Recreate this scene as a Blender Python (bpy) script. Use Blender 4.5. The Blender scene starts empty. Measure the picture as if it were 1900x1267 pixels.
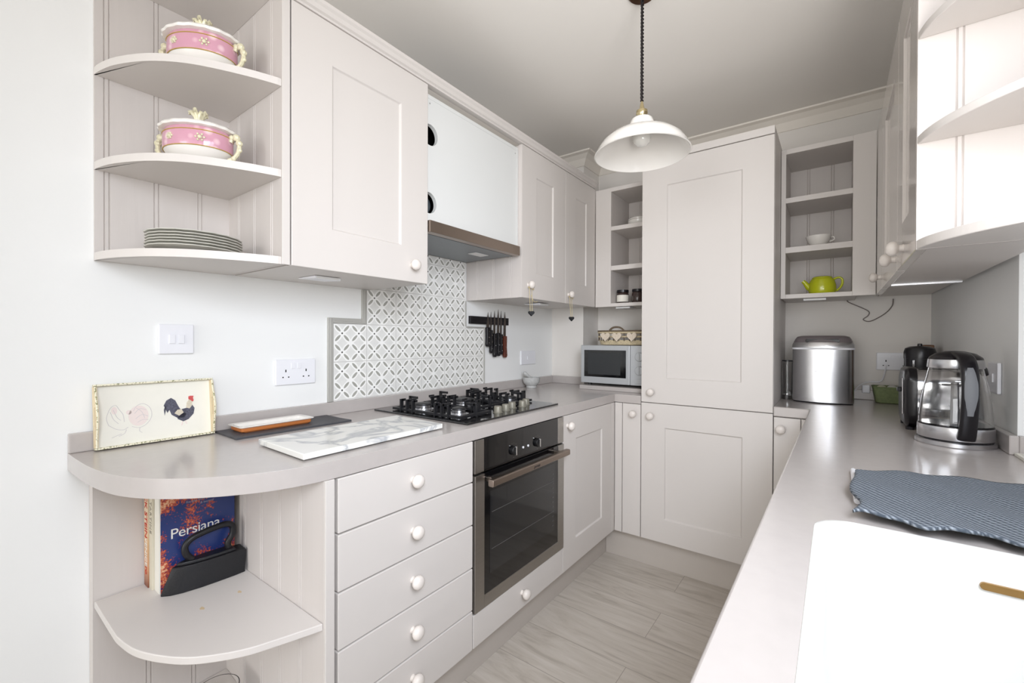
import bpy, bmesh, math, random
from mathutils import Vector, Matrix
random.seed(7)
S = bpy.context.scene
COL = S.collection
PI = math.pi

# ------------------------------------------------------------------ camera
cd = bpy.data.cameras.new('camera'); cam = bpy.data.objects.new('camera', cd); COL.objects.link(cam)
yaw, pitch, roll = 0.6376, -0.0061, 0.0032
cy, sy = math.cos(yaw), math.sin(yaw); cp, sp = math.cos(pitch), math.sin(pitch); cr, sr = math.cos(roll), math.sin(roll)
R0 = Vector((cy, sy, 0)); F0 = Vector((-sy, cy, 0)); U0 = Vector((0, 0, 1))
F2 = F0*cp + U0*sp; U2 = -F0*sp + U0*cp
R3 = R0*cr + U2*sr; U3 = -R0*sr + U2*cr
m = Matrix((R3, U3, -F2)).transposed().to_4x4(); m.translation = (1.5843, 0, 1.2044)
cam.matrix_world = m
cd.sensor_width = 36; cd.sensor_fit = 'HORIZONTAL'; cd.lens = 811.35/1900*36
cd.shift_y = 1.77/1900; cd.clip_start = 0.02
S.camera = cam

# ------------------------------------------------------------------ light and exposure
W = bpy.data.worlds.new('world'); S.world = W; W.use_nodes = True
W.node_tree.nodes['Background'].inputs[0].default_value = (0.95, 0.97, 1.0, 1)
W.node_tree.nodes['Background'].inputs[1].default_value = 0.6
def area(name, loc, rot, sx, sy_, power, col, spread=180, aim=None):
    l = bpy.data.lights.new(name, 'AREA'); l.shape = 'RECTANGLE'; l.size = sx; l.size_y = sy_; l.energy = power; l.color = col
    o = bpy.data.objects.new(name, l); COL.objects.link(o); o.location = loc
    if rot: o.rotation_euler = rot
    l.spread = math.radians(spread)
    if aim: o.rotation_euler = Vector(aim).to_track_quat('-Z', 'Y').to_euler()
    return o
for k in range(3):     # sky light falling in and ground light bouncing up through the window over the sink
    area('window_sky_daylight', (2.07, -.50+.38*k, 1.74), None, .38, .80, 6.5, (0.92, 0.98, 1.08), 110, (-.62, .6, -.5))
    area('window_ground_daylight', (1.99, -.38+.38*k, 1.30), None, .38, .55, 3.4, (1.0, 0.99, 0.98), 120, (-.5, .6, .6))
area('added_rear_fill', (1.0, -4.92, 1.20), (PI/2, 0, 0), 1.7, 2.2, 80, (0.98, 0.99, 1.0))  # added fill lamp behind the camera, brightens the whole room
S.view_settings.view_transform = 'Standard'; S.view_settings.look = 'None'
S.view_settings.gamma = 1; S.view_settings.use_curve_mapping = False
S.view_settings.exposure = -0.12

# ------------------------------------------------------------------ materials
def lin(c):
    return tuple(((x/255)/12.92 if x/255 <= .04045 else ((x/255+.055)/1.055)**2.4) for x in c)
def newmat(name):
    m = bpy.data.materials.new(name); m.use_nodes = True
    return m, m.node_tree, m.node_tree.nodes['Principled BSDF']
def mat(name, rgb, rough=.5, metal=0, coat=0, noise=0.03, scale=6, stretch=(1,1,1), bump=0, bscale=60, trans=0, ior=1.45, spec=.5, coat_rough=.1):
    m, nt, b = newmat(name); n = nt.nodes; L = nt.links
    b.inputs['Roughness'].default_value = rough; b.inputs['Metallic'].default_value = metal
    b.inputs['Coat Weight'].default_value = coat; b.inputs['Coat Roughness'].default_value = coat_rough
    b.inputs['Transmission Weight'].default_value = trans; b.inputs['IOR'].default_value = ior
    b.inputs['Specular IOR Level'].default_value = spec
    c = lin(rgb)
    tc = n.new('ShaderNodeTexCoord'); mp = n.new('ShaderNodeMapping'); mp.inputs['Scale'].default_value = stretch
    L.new(tc.outputs['Object'], mp.inputs[0])
    tx = n.new('ShaderNodeTexNoise'); tx.inputs['Scale'].default_value = scale; tx.inputs['Detail'].default_value = 4
    L.new(mp.outputs[0], tx.inputs['Vector'])
    mx = n.new('ShaderNodeMix'); mx.data_type = 'RGBA'
    mx.inputs[6].default_value = tuple(max(0, v*(1-noise*2)) for v in c)+(1,); mx.inputs[7].default_value = tuple(min(1, v*(1+noise*2)) for v in c)+(1,)
    L.new(tx.outputs[0], mx.inputs[0]); L.new(mx.outputs[2], b.inputs['Base Color'])
    if bump:
        t2 = n.new('ShaderNodeTexNoise'); t2.inputs['Scale'].default_value = bscale; t2.inputs['Detail'].default_value = 3
        L.new(mp.outputs[0], t2.inputs['Vector'])
        bp = n.new('ShaderNodeBump'); bp.inputs['Strength'].default_value = bump; bp.inputs['Distance'].default_value = .002
        L.new(t2.outputs[0], bp.inputs['Height']); L.new(bp.outputs[0], b.inputs['Normal'])
    return m
PAINT = mat('greige_paint', (214,208,203), .42, noise=.012, scale=3, bump=.06, bscale=40, stretch=(1,1,.15))
PAINTG = mat('greige_paint_gloss', (210,203,197), .22, noise=.01, scale=3, coat=.6, coat_rough=.08)
BEAD = mat('greige_beadboard', (208,201,196), .45, noise=.03, scale=14, bump=.25, bscale=60, stretch=(1,1,.06))
KNOB = mat('knob_paint', (226,218,211), .3, noise=.01)
WORK = mat('taupe_worktop', (186,179,175), .26, noise=.02, scale=40, coat=.35, coat_rough=.12)
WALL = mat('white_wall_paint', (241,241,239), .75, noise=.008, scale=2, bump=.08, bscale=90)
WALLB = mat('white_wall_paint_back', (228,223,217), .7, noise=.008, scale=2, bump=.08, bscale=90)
CEIL = mat('ceiling_paint', (246,242,236), .8, noise=.01, scale=1.5)
COVE = mat('coving_plaster', (236,229,219), .6, noise=.01)
PLINTH = mat('plinth_paint', (196,188,180), .5, noise=.02)
WHITE = mat('white_plastic', (238,238,242), .3, noise=.005)
GREYW = mat('grey_white_board', (224,225,223), .4, noise=.006)
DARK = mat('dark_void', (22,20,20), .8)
BLACKG = mat('black_glass', (12,12,14), .06, coat=.5, noise=0.0)
BLACKP = mat('black_plastic', (22,20,24), .28, noise=.02)
BLACKM = mat('black_cast_iron', (26,26,29), .42, noise=.08, scale=50, bump=.3, bscale=200)
STEEL = mat('brushed_steel', (176,173,169), .34, metal=1, noise=.05, scale=30, stretch=(1,1,12))
STEELD = mat('brushed_steel_dark', (156,143,133), .34, metal=1, noise=.05, scale=30, stretch=(1,12,12))
STEELV = mat('brushed_steel_silver', (205,205,208), .27, metal=1, noise=.03, scale=40, stretch=(14,14,1))
CHROME = mat('chrome', (215,215,216), .1, metal=1, noise=.01)
BRASS = mat('brass', (205,190,150), .25, metal=1, noise=.03)
BRONZE = mat('bronze', (92,66,50), .35, metal=1, noise=.05)
def glassm(name, rgb=(255,255,255), rough=0.0):
    m, nt, b = newmat(name); n = nt.nodes; L = nt.links
    g = n.new('ShaderNodeBsdfGlass'); g.inputs['Color'].default_value = lin(rgb)+(1,); g.inputs['Roughness'].default_value = rough; g.inputs['IOR'].default_value = 1.45
    tc = n.new('ShaderNodeTexCoord'); tx = n.new('ShaderNodeTexNoise'); tx.inputs['Scale'].default_value = 8
    L.new(tc.outputs['Object'], tx.inputs[0])
    bp = n.new('ShaderNodeBump'); bp.inputs['Strength'].default_value = .01; L.new(tx.outputs[0], bp.inputs['Height']); L.new(bp.outputs[0], g.inputs['Normal'])
    L.new(g.outputs[0], n['Material Output'].inputs[0])
    return m
GLASS = glassm('clear_glass')
def panem():
    m, nt, b = newmat('window_pane_glass'); n = nt.nodes; L = nt.links
    t = n.new('ShaderNodeBsdfTransparent'); g = n.new('ShaderNodeBsdfGlossy'); g.inputs['Roughness'].default_value = .02
    f = n.new('ShaderNodeFresnel'); f.inputs[0].default_value = 1.25; x = n.new('ShaderNodeMixShader')
    L.new(f.outputs[0], x.inputs[0]); L.new(t.outputs[0], x.inputs[1]); L.new(g.outputs[0], x.inputs[2]); L.new(x.outputs[0], n['Material Output'].inputs[0])
    return m
PANE = panem()
SMOKE = mat('smoked_glass_visor', (70,76,80), .18, coat=.4, noise=.02)
OVENG = mat('oven_window_glass', (30,31,33), .05, coat=.6, noise=.02, trans=.0)
PORC = mat('white_porcelain', (236,232,226), .15, coat=.4, noise=.01)
PORCG = mat('grey_white_china', (205,203,194), .22, noise=.03, scale=30)
GOLD = mat('gilt', (206,172,96), .3, metal=.5, noise=.1, scale=80)
SINKM = mat('white_composite', (218,217,213), .3, noise=.004)
YGREEN = mat('lime_glaze', (186,192,26), .2, coat=.5, noise=.04)
COPPER = mat('copper_glaze', (206,126,70), .28, metal=.15, noise=.05)
WOODB = mat('brown_wood', (110,78,55), .5, noise=.15, scale=20, stretch=(1,1,8))
SLATE = mat('slate_stone', (72,72,76), .55, noise=.1, scale=20, bump=.4, bscale=40)
STONE = mat('speckled_stone', (186,186,184), .5, noise=.12, scale=90, bump=.1, bscale=120)
STRING = mat('jute_string', (205,188,140), .8, noise=.1, scale=100)
GREENB = mat('sage_wicker', (120,132,92), .7, noise=.15, scale=90, bump=.5, bscale=200)
WICKER = mat('pale_wicker', (206,190,158), .8, noise=.25, scale=120, bump=.8, bscale=180)
WICKERD = mat('dark_wicker', (104,90,74), .8, noise=.25, scale=120, bump=.8, bscale=180)
HEARTM = mat('lace_heart', (214,200,182), .85, noise=.2, scale=160, bump=.8, bscale=260)
PAPER = mat('paper', (232,228,218), .8, noise=.02)
INK = mat('dark_ink', (52,48,48), .7)
REDINK = mat('red_ink', (196,52,34), .6)
GREYINK = mat('grey_ink', (150,142,128), .7)
WHITEINK = mat('white_ink', (240,238,232), .6)
CREAM = mat('cream_paint', (240,237,226), .5, noise=.02, scale=20)
CREAMR = mat('cream_rim_paint', (222,204,168), .5, noise=.06, scale=30)
CABLE = mat('grey_cable', (120,110,105), .5)
BLACKC = mat('black_braid', (24,18,18), .7, noise=.2, scale=200)
LED = mat('lamp_lens', (232,232,230), .4)
GRIP = mat('grey_rubber', (120,122,126), .6, noise=.03)

def tiles_mat():
    m, nt, b = newmat('patterned_tile'); n = nt.nodes; L = nt.links
    geo = n.new('ShaderNodeNewGeometry'); sep = n.new('ShaderNodeSeparateXYZ'); L.new(geo.outputs['Position'], sep.inputs[0])
    def M(op, a, b_=None, c=None):
        x = n.new('ShaderNodeMath'); x.operation = op
        for i, v in enumerate((a, b_, c)):
            if v is None: continue
            if isinstance(v, (int, float)): x.inputs[i].default_value = v
            else: L.new(v, x.inputs[i])
        return x.outputs[0]
    TS = .151
    u = M('DIVIDE', M('SUBTRACT', sep.outputs[1], .9560), TS); v = M('DIVIDE', M('SUBTRACT', sep.outputs[2], .9638), TS)
    def cell(t, k): return M('SUBTRACT', M('FRACT', M('MULTIPLY', t, k)), .5)
    p, q = cell(u, 2), cell(v, 2)
    a = M('MULTIPLY', M('ADD', p, q), .7071); c = M('MULTIPLY', M('SUBTRACT', p, q), .7071)
    def petal(a, c, la, lb):
        aa = M('DIVIDE', M('SUBTRACT', M('ABSOLUTE', a), .355), la); cc = M('DIVIDE', c, lb)
        return M('ADD', M('MULTIPLY', aa, aa), M('MULTIPLY', cc, cc))
    grey = M('LESS_THAN', M('MINIMUM', petal(a, c, .215, .07), petal(c, a, .215, .07)), 1)
    halo = M('LESS_THAN', M('MINIMUM', petal(a, c, .40, .15), petal(c, a, .40, .15)), 1)
    rr = M('ADD', M('MULTIPLY', p, p), M('MULTIPLY', q, q)); dot = M('LESS_THAN', rr, .0022)
    eu = M('ABSOLUTE', cell(u, 1)); ev = M('ABSOLUTE', cell(v, 1)); gr = M('GREATER_THAN', M('MAXIMUM', eu, ev), .489)
    def mix(f, A, B):
        x = n.new('ShaderNodeMix'); x.data_type = 'RGBA'; L.new(f, x.inputs[0])
        for i, v in ((6, A), (7, B)):
            if isinstance(v, tuple): x.inputs[i].default_value = v
            else: L.new(v, x.inputs[i])
        return x.outputs[2]
    tc = n.new('ShaderNodeTexNoise'); tc.inputs['Scale'].default_value = 60; L.new(geo.outputs['Position'], tc.inputs['Vector'])
    base = mix(tc.outputs[0], lin((222,221,217))+(1,), lin((236,235,231))+(1,))
    x = mix(halo, base, lin((249,248,245))+(1,))
    x = mix(grey, x, lin((166,165,157))+(1,))
    x = mix(dot, x, lin((70,68,64))+(1,))
    x = mix(gr, x, lin((208,206,202))+(1,))
    L.new(x, b.inputs['Base Color']); b.inputs['Roughness'].default_value = .35
    return m
TILE = tiles_mat()
TRIMT = mat('grey_edge_tile', (178,176,170), .35, noise=.03)

GILTW = mat('gilt_white', (228,214,184), .3, metal=.1, noise=.22, scale=130)
def floor_mat():
    m, nt, b = newmat('grey_oak_laminate'); n = nt.nodes; L = nt.links
    geo = n.new('ShaderNodeNewGeometry')
    br = n.new('ShaderNodeTexBrick'); br.offset = .37; br.inputs['Scale'].default_value = 1
    br.inputs['Brick Width'].default_value = 1.25; br.inputs['Row Height'].default_value = .2; br.inputs['Mortar Size'].default_value = .0012; br.inputs['Mortar Smooth'].default_value = .2
    mp0 = n.new('ShaderNodeMapping'); mp0.inputs['Location'].default_value = (.28, .06, 0); L.new(geo.outputs['Position'], mp0.inputs[0]); L.new(mp0.outputs[0], br.inputs['Vector'])
    br.inputs['Color1'].default_value = (.2,.2,.2,1); br.inputs['Color2'].default_value = (.8,.8,.8,1); br.inputs['Mortar'].default_value = (.5,.5,.5,1)
    mp = n.new('ShaderNodeMapping'); mp.inputs['Scale'].default_value = (1.1, 9, 1)
    L.new(geo.outputs['Position'], mp.inputs[0])
    ad = n.new('ShaderNodeVectorMath'); ad.operation = 'ADD'; L.new(mp.outputs[0], ad.inputs[0])
    sc = n.new('ShaderNodeVectorMath'); sc.operation = 'SCALE'; sc.inputs[3].default_value = 7; L.new(br.outputs['Color'], sc.inputs[0]); L.new(sc.outputs[0], ad.inputs[1])
    t = n.new('ShaderNodeTexNoise'); t.inputs['Scale'].default_value = 2.2; t.inputs['Detail'].default_value = 8; t.inputs['Roughness'].default_value = .65; t.inputs['Distortion'].default_value = 1.4
    L.new(ad.outputs[0], t.inputs['Vector'])
    rmp = n.new('ShaderNodeValToRGB'); e = rmp.color_ramp.elements
    e[0].position = .25; e[0].color = lin((170,161,151))+(1,); e[1].position = .72; e[1].color = lin((218,211,203))+(1,)
    x = e = rmp.color_ramp.elements.new(.46); x.color = lin((203,195,185))+(1,)
    L.new(t.outputs[0], rmp.inputs[0])
    mx = n.new('ShaderNodeMix'); mx.data_type = 'RGBA'; L.new(br.outputs['Fac'], mx.inputs[0]); L.new(rmp.outputs[0], mx.inputs[6]); mx.inputs[7].default_value = lin((160,151,142))+(1,)
    L.new(mx.outputs[2], b.inputs['Base Color']); b.inputs['Roughness'].default_value = .42
    return m
FLOOR = floor_mat()

def marble_mat():
    m, nt, b = newmat('veined_marble'); n = nt.nodes; L = nt.links
    tc = n.new('ShaderNodeTexCoord'); t = n.new('ShaderNodeTexNoise'); t.inputs['Scale'].default_value = 4.5; t.inputs['Detail'].default_value = 9; t.inputs['Distortion'].default_value = 1.2
    L.new(tc.outputs['Object'], t.inputs['Vector'])
    s = n.new('ShaderNodeMath'); s.operation = 'SUBTRACT'; L.new(t.outputs[0], s.inputs[0]); s.inputs[1].default_value = .5
    a = n.new('ShaderNodeMath'); a.operation = 'ABSOLUTE'; L.new(s.outputs[0], a.inputs[0])
    r = n.new('ShaderNodeValToRGB'); e = r.color_ramp.elements; e[0].position = 0; e[0].color = lin((176,178,181))+(1,); e[1].position = .04; e[1].color = lin((232,231,226))+(1,)
    L.new(a.outputs[0], r.inputs[0]); L.new(r.outputs[0], b.inputs['Base Color']); b.inputs['Roughness'].default_value = .22
    return m
MARBLE = marble_mat()

def cover_mat():
    m, nt, b = newmat('spice_book_cover'); n = nt.nodes; L = nt.links
    tc = n.new('ShaderNodeTexCoord')
    t = n.new('ShaderNodeTexNoise'); t.inputs['Scale'].default_value = 14; t.inputs['Detail'].default_value = 3
    t2 = n.new('ShaderNodeTexNoise'); t2.inputs['Scale'].default_value = 240; t2.inputs['Detail'].default_value = 2
    L.new(tc.outputs['Object'], t.inputs['Vector']); L.new(tc.outputs['Object'], t2.inputs['Vector'])
    a = n.new('ShaderNodeMath'); a.operation = 'MULTIPLY_ADD'; L.new(t2.outputs[0], a.inputs[0]); a.inputs[1].default_value = .45; L.new(t.outputs[0], a.inputs[2])
    r = n.new('ShaderNodeValToRGB'); e = r.color_ramp.elements; e[0].position = .73; e[0].color = lin((40,58,116))+(1,); e[1].position = .83; e[1].color = lin((206,98,66))+(1,)
    x = e.new(.775); x.color = lin((160,66,60))+(1,); y = e.new(.93); y.color = lin((236,190,150))+(1,)
    L.new(a.outputs[0], r.inputs[0]); L.new(r.outputs[0], b.inputs['Base Color']); b.inputs['Roughness'].default_value = .3
    return m
COVER = cover_mat()
def venice_mat():
    m, nt, b = newmat('faded_spine'); n = nt.nodes; L = nt.links
    tc = n.new('ShaderNodeTexCoord'); sp_ = n.new('ShaderNodeSeparateXYZ'); L.new(tc.outputs['Object'], sp_.inputs[0])
    r = n.new('ShaderNodeValToRGB'); e = r.color_ramp.elements; e[0].position = .0; e[0].color = lin((120,60,40))+(1,); e[1].position = .17; e[1].color = lin((228,208,178))+(1,)
    x = e.new(.05); x.color = lin((206,150,112))+(1,)
    x = e.new(.12); x.color = lin((220,180,134))+(1,)
    L.new(sp_.outputs[2], r.inputs[0]); L.new(r.outputs[0], b.inputs['Base Color']); b.inputs['Roughness'].default_value = .4
    return m
SPINE1 = venice_mat()
SPINE2 = mat('cream_spine', (214,206,186), .6, noise=.04, scale=30)

def towel_mat():
    m, nt, b = newmat('blue_grey_knit'); n = nt.nodes; L = nt.links
    tc = n.new('ShaderNodeTexCoord'); mp = n.new('ShaderNodeMapping'); mp.inputs['Rotation'].default_value = (0,0,.2); L.new(tc.outputs['Object'], mp.inputs[0])
    ck = n.new('ShaderNodeTexWave'); ck.wave_type = 'BANDS'; ck.bands_direction = 'Y'; ck.inputs['Scale'].default_value = 60; ck.inputs['Distortion'].default_value = .8; ck.inputs['Detail Scale'].default_value = 3
    c2 = n.new('ShaderNodeTexWave'); c2.bands_direction = 'DIAGONAL'; c2.inputs['Scale'].default_value = 52; c2.inputs['Distortion'].default_value = .8; c2.inputs['Detail Scale'].default_value = 3
    L.new(mp.outputs[0], ck.inputs['Vector']); L.new(mp.outputs[0], c2.inputs['Vector'])
    a = n.new('ShaderNodeMath'); a.operation = 'MULTIPLY'; L.new(ck.outputs['Fac'], a.inputs[0]); L.new(c2.outputs['Fac'], a.inputs[1])
    r = n.new('ShaderNodeValToRGB'); e = r.color_ramp.elements; e[0].color = lin((70,78,88))+(1,); e[1].color = lin((158,165,174))+(1,); e[1].position = .75
    L.new(a.outputs[0], r.inputs[0]); L.new(r.outputs[0], b.inputs['Base Color']); b.inputs['Roughness'].default_value = .95
    bp = n.new('ShaderNodeBump'); bp.inputs['Strength'].default_value = .7; bp.inputs['Distance'].default_value = .003; L.new(a.outputs[0], bp.inputs['Height']); L.new(bp.outputs[0], b.inputs['Normal'])
    return m
TOWEL = towel_mat()
def pink_mat():
    m, nt, b = newmat('pink_enamel'); n = nt.nodes; L = nt.links
    tc = n.new('ShaderNodeTexCoord'); t = n.new('ShaderNodeTexVoronoi'); t.inputs['Scale'].default_value = 34; L.new(tc.outputs['Object'], t.inputs['Vector'])
    r = n.new('ShaderNodeValToRGB'); e = r.color_ramp.elements; e[0].position = .0; e[0].color = lin((196,160,110))+(1,); e[1].position = .42; e[1].color = lin((206,152,170))+(1,)
    x = e.new(.10); x.color = lin((238,222,206))+(1,)
    y = e.new(.26); y.color = lin((228,190,200))+(1,)
    L.new(t.outputs['Distance'], r.inputs[0]); L.new(r.outputs[0], b.inputs['Base Color']); b.inputs['Roughness'].default_value = .15; b.inputs['Coat Weight'].default_value = .4
    return m
PINK = pink_mat()
def toile_mat():
    m, nt, b = newmat('stitched_rim'); n = nt.nodes; L = nt.links
    tc = n.new('ShaderNodeTexCoord'); t = n.new('ShaderNodeTexNoise'); t.inputs['Scale'].default_value = 220; L.new(tc.outputs['Object'], t.inputs['Vector'])
    r = n.new('ShaderNodeValToRGB'); r.color_ramp.interpolation = 'CONSTANT'; e = r.color_ramp.elements; e[0].color = lin((150,150,112))+(1,); e[1].position = .44; e[1].color = lin((236,230,206))+(1,)
    L.new(t.outputs[0], r.inputs[0]); L.new(r.outputs[0], b.inputs['Base Color']); b.inputs['Roughness'].default_value = .6
    return m
RIMM = toile_mat()

# ------------------------------------------------------------------ mesh helpers
ORG = {}
class MB:
    def __init__(s): s.v = []; s.f = []; s.mi = []; s.cur = 0
    def add(s, vs, fs):
        k = len(s.v); s.v += [tuple(map(float, p)) for p in vs]; s.f += [tuple(i+k for i in f) for f in fs]; s.mi += [s.cur]*len(fs); return s
    def box(s, x0, x1, y0, y1, z0, z1, T=None):
        vs = [(x, y, z) for z in (z0, z1) for y in (y0, y1) for x in (x0, x1)]
        if T: vs = [T(*p) for p in vs]
        return s.add(vs, [(0,2,3,1),(4,5,7,6),(0,1,5,4),(2,6,7,3),(0,4,6,2),(1,3,7,5)])
    def prism(s, poly, a, b, T=None):            # poly in (p,q), extruded along r from a to b ; T(p,q,r)
        T = T or (lambda p, q, r: (p, q, r)); n = len(poly)
        vs = [T(p, q, a) for p, q in poly]+[T(p, q, b) for p, q in poly]
        return s.add(vs, [tuple(range(n-1, -1, -1)), tuple(range(n, 2*n))]+[(i, (i+1) % n, n+(i+1) % n, n+i) for i in range(n)])
    def loft(s, rings, cap0=True, cap1=True, closed=True):
        n = len(rings[0]); vs = [p for r in rings for p in r]; fs = []
        for j in range(len(rings)-1):
            for i in range(n if closed else n-1):
                fs.append((j*n+i, j*n+(i+1) % n, (j+1)*n+(i+1) % n, (j+1)*n+i))
        if cap0: fs.append(tuple(range(n-1, -1, -1)))
        if cap1: fs.append(tuple((len(rings)-1)*n+i for i in range(n)))
        return s.add(vs, fs)
    def lathe(s, prof, T=None, n=28, cap0=True, cap1=True, sx=1, sy=1):   # prof (r,h)
        T = T or (lambda x, y, z: (x, y, z))
        rings = [[T(r*sx*math.cos(2*PI*i/n), r*sy*math.sin(2*PI*i/n), h) for i in range(n)] for r, h in prof]
        return s.loft(rings, cap0, cap1)
    def tube(s, pts, r, n=8, closed=False, flat=1.0):
        pts = [Vector(p) for p in pts]; rings = []; up = None
        N = len(pts)
        for i, p in enumerate(pts):
            a = pts[(i-1) % N] if (closed or i > 0) else p; b = pts[(i+1) % N] if (closed or i < N-1) else p
            d = (b-a).normalized()
            if up is None: up = d.orthogonal().normalized()
            up = (up-d*up.dot(d)).normalized(); w = d.cross(up)
            rr = r[i] if isinstance(r, (list, tuple)) else r
            rings.append([tuple(p+(up*math.cos(2*PI*k/n)+w*math.sin(2*PI*k/n)*flat)*rr) for k in range(n)])
        if closed: rings.append(rings[0]); return s.loft(rings, False, False)
        return s.loft(rings)
    def sphere(s, c, r, n=12, m_=8, sx=1, sy=1, sz=1):
        rings = []
        for j in range(1, m_):
            t = PI*j/m_; rings.append([(c[0]+r*sx*math.sin(t)*math.cos(2*PI*i/n), c[1]+r*sy*math.sin(t)*math.sin(2*PI*i/n), c[2]-r*sz*math.cos(t)) for i in range(n)])
        return s.loft(rings)
def worg(o):
    return ORG.get(o.name, Vector((0,0,0)))
def obj(name, mb, mats, parent=None, bevel=0, smooth=False, label=None, seg=2, sub=0, loc=None, kind=None):
    me = bpy.data.meshes.new(name)
    base = worg(parent) if parent else Vector(loc or (0,0,0))
    me.from_pydata([tuple(Vector(p)-base) for p in mb.v], [], mb.f)
    if not isinstance(mats, (list, tuple)): mats = [mats]
    for q in mats: me.materials.append(q)
    for p, i in zip(me.polygons, mb.mi): p.material_index = i
    bm = bmesh.new(); bm.from_mesh(me); bmesh.ops.recalc_face_normals(bm, faces=bm.faces); bm.to_mesh(me); bm.free()
    o = bpy.data.objects.new(name, me); COL.objects.link(o)
    ORG[o.name] = base
    if parent: o.parent = parent
    else: o.location = base
    if smooth:
        for p in me.polygons: p.use_smooth = True
        try: me.set_sharp_from_angle(angle=math.radians(38))
        except Exception: pass
    if bevel:
        md = o.modifiers.new('bevel', 'BEVEL'); md.width = bevel; md.segments = seg; md.limit_method = 'ANGLE'; md.angle_limit = math.radians(40); md.harden_normals = False
    if sub:
        md = o.modifiers.new('sub', 'SUBSURF'); md.levels = sub; md.render_levels = sub
    if label: o['label'] = label
    if kind: o['kind'] = kind
    return o
def thing(name, label, cat, loc=(0,0,0), group=None):
    o = bpy.data.objects.new(name, None); COL.objects.link(o); o.location = loc; o.empty_display_size = .05
    ORG[o.name] = Vector(loc); o['label'] = label; o['category'] = cat
    if group: o['group'] = group
    return o
def tag(o, label, cat, group=None):
    o['label'] = label; o['category'] = cat
    if group: o['group'] = group
    return o
def copy_tree(o, parent=None, name=None):
    c = o.copy(); COL.objects.link(c); ORG[c.name] = worg(o)
    if parent: c.parent = parent
    for ch in list(o.children): copy_tree(ch, c)
    return c
def struct(name, mb, m_, **k):
    return obj(name, mb, m_, kind='structure', **k)
# outward frames: (s, z, n) -> world
def FX(face): return lambda s, z, n: (face+n, s, z)          # faces +x, s runs along y
def FY(face): return lambda s, z, n: (s, face-n, z)          # faces -y, s runs along x
def FXN(face): return lambda s, z, n: (face-n, s, z)         # faces -x
def shaker(T, s0, s1, z0, z1, rail=.095, th=.02, drop=.007, sl=.004):
    b = MB(); a0, a1, c0, c1 = s0+rail, s1-rail, z0+rail, z1-rail
    R = [[(s0,z0),(s1,z0),(s1,z1),(s0,z1)], [(a0,c0),(a1,c0),(a1,c1),(a0,c1)], [(a0+sl,c0+sl),(a1-sl,c0+sl),(a1-sl,c1-sl),(a0+sl,c1-sl)]]
    vs = [T(s, z, -th) for s, z in R[0]]+[T(s, z, 0) for s, z in R[0]]+[T(s, z, 0) for s, z in R[1]]+[T(s, z, -drop) for s, z in R[2]]
    fs = [(0,1,2,3)]+[(i,(i+1)%4,4+(i+1)%4,4+i) for i in range(4)]+[(4+i,4+(i+1)%4,8+(i+1)%4,8+i) for i in range(4)]+[(8+i,8+(i+1)%4,12+(i+1)%4,12+i) for i in range(4)]+[(12,13,14,15)]
    return b.add(vs, fs)
def slab(T, s0, s1, z0, z1, th=.02, n1=0):
    return MB().box(s0, s1, z0, z1, n1-th, n1, T)
def knob(T, s, z, parent, r=.0195):
    b = MB(); p = [(.010,0),(.009,.004),(.009,.009),(.0125,.012),(r*.88,.0155),(r,.021),(r*.96,.027),(r*.80,.032),(r*.55,.0353),(r*.25,.0368),(.0005,.037)]
    b.lathe(p, lambda x, y, h: T(s+x, z+y, h), 24)
    return obj('knob', b, KNOB, parent, smooth=True)
def bead_panel(T, s0, s1, z0, z1, first, sp_=.107, th=.012, gw=.004, gd=.003, pair=.010):
    """boards with pairs of V grooves; T(s,z,n); front at n=0"""
    pts = [(s0, -th), (s0, 0)]; g = first
    while g < s1-.012:
        for k in (0, pair):
            c = g+k
            if c-gw/2 > s0 and c+gw/2 < s1: pts += [(c-gw/2, 0), (c, -gd), (c+gw/2, 0)]
        g += sp_
    pts += [(s1, 0), (s1, -th)]
    return MB().prism(pts, z0, z1, lambda p, q, r: T(p, r, q))
def text(body, size, M, m_, parent, name='lettering', extr=.0003, align='CENTER', shear=0, space=1.0):
    cu = bpy.data.curves.new(name, 'FONT'); cu.body = body; cu.size = size; cu.extrude = extr; cu.align_x = align; cu.align_y = 'CENTER'; cu.shear = shear; cu.space_character = space
    tmp = bpy.data.objects.new('tmp_text', cu); COL.objects.link(tmp)
    dg = bpy.context.evaluated_depsgraph_get(); me = bpy.data.meshes.new_from_object(tmp.evaluated_get(dg))
    bpy.data.objects.remove(tmp); bpy.data.curves.remove(cu)
    M2 = Matrix.Translation(-worg(parent)) @ M
    me.transform(M2); me.materials.clear(); me.materials.append(m_)
    o = bpy.data.objects.new(name, me); COL.objects.link(o); o.parent = parent; ORG[o.name] = worg(parent)
    return o
def frameM(origin, xdir, ydir):
    x = Vector(xdir).normalized(); y = Vector(ydir).normalized(); z = x.cross(y)
    M = Matrix((x, y, z)).transposed().to_4x4(); M.translation = origin
    return M
def rrect(x0, x1, y0, y1, r, k=6):
    pts = []
    for cx_, cy_, a0 in ((x1-r, y1-r, 0), (x0+r, y1-r, PI/2), (x0+r, y0+r, PI), (x1-r, y0+r, 1.5*PI)):
        for i in range(k+1): a = a0+PI/2*i/k; pts.append((cx_+r*math.cos(a), cy_+r*math.sin(a)))
    return pts
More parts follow.
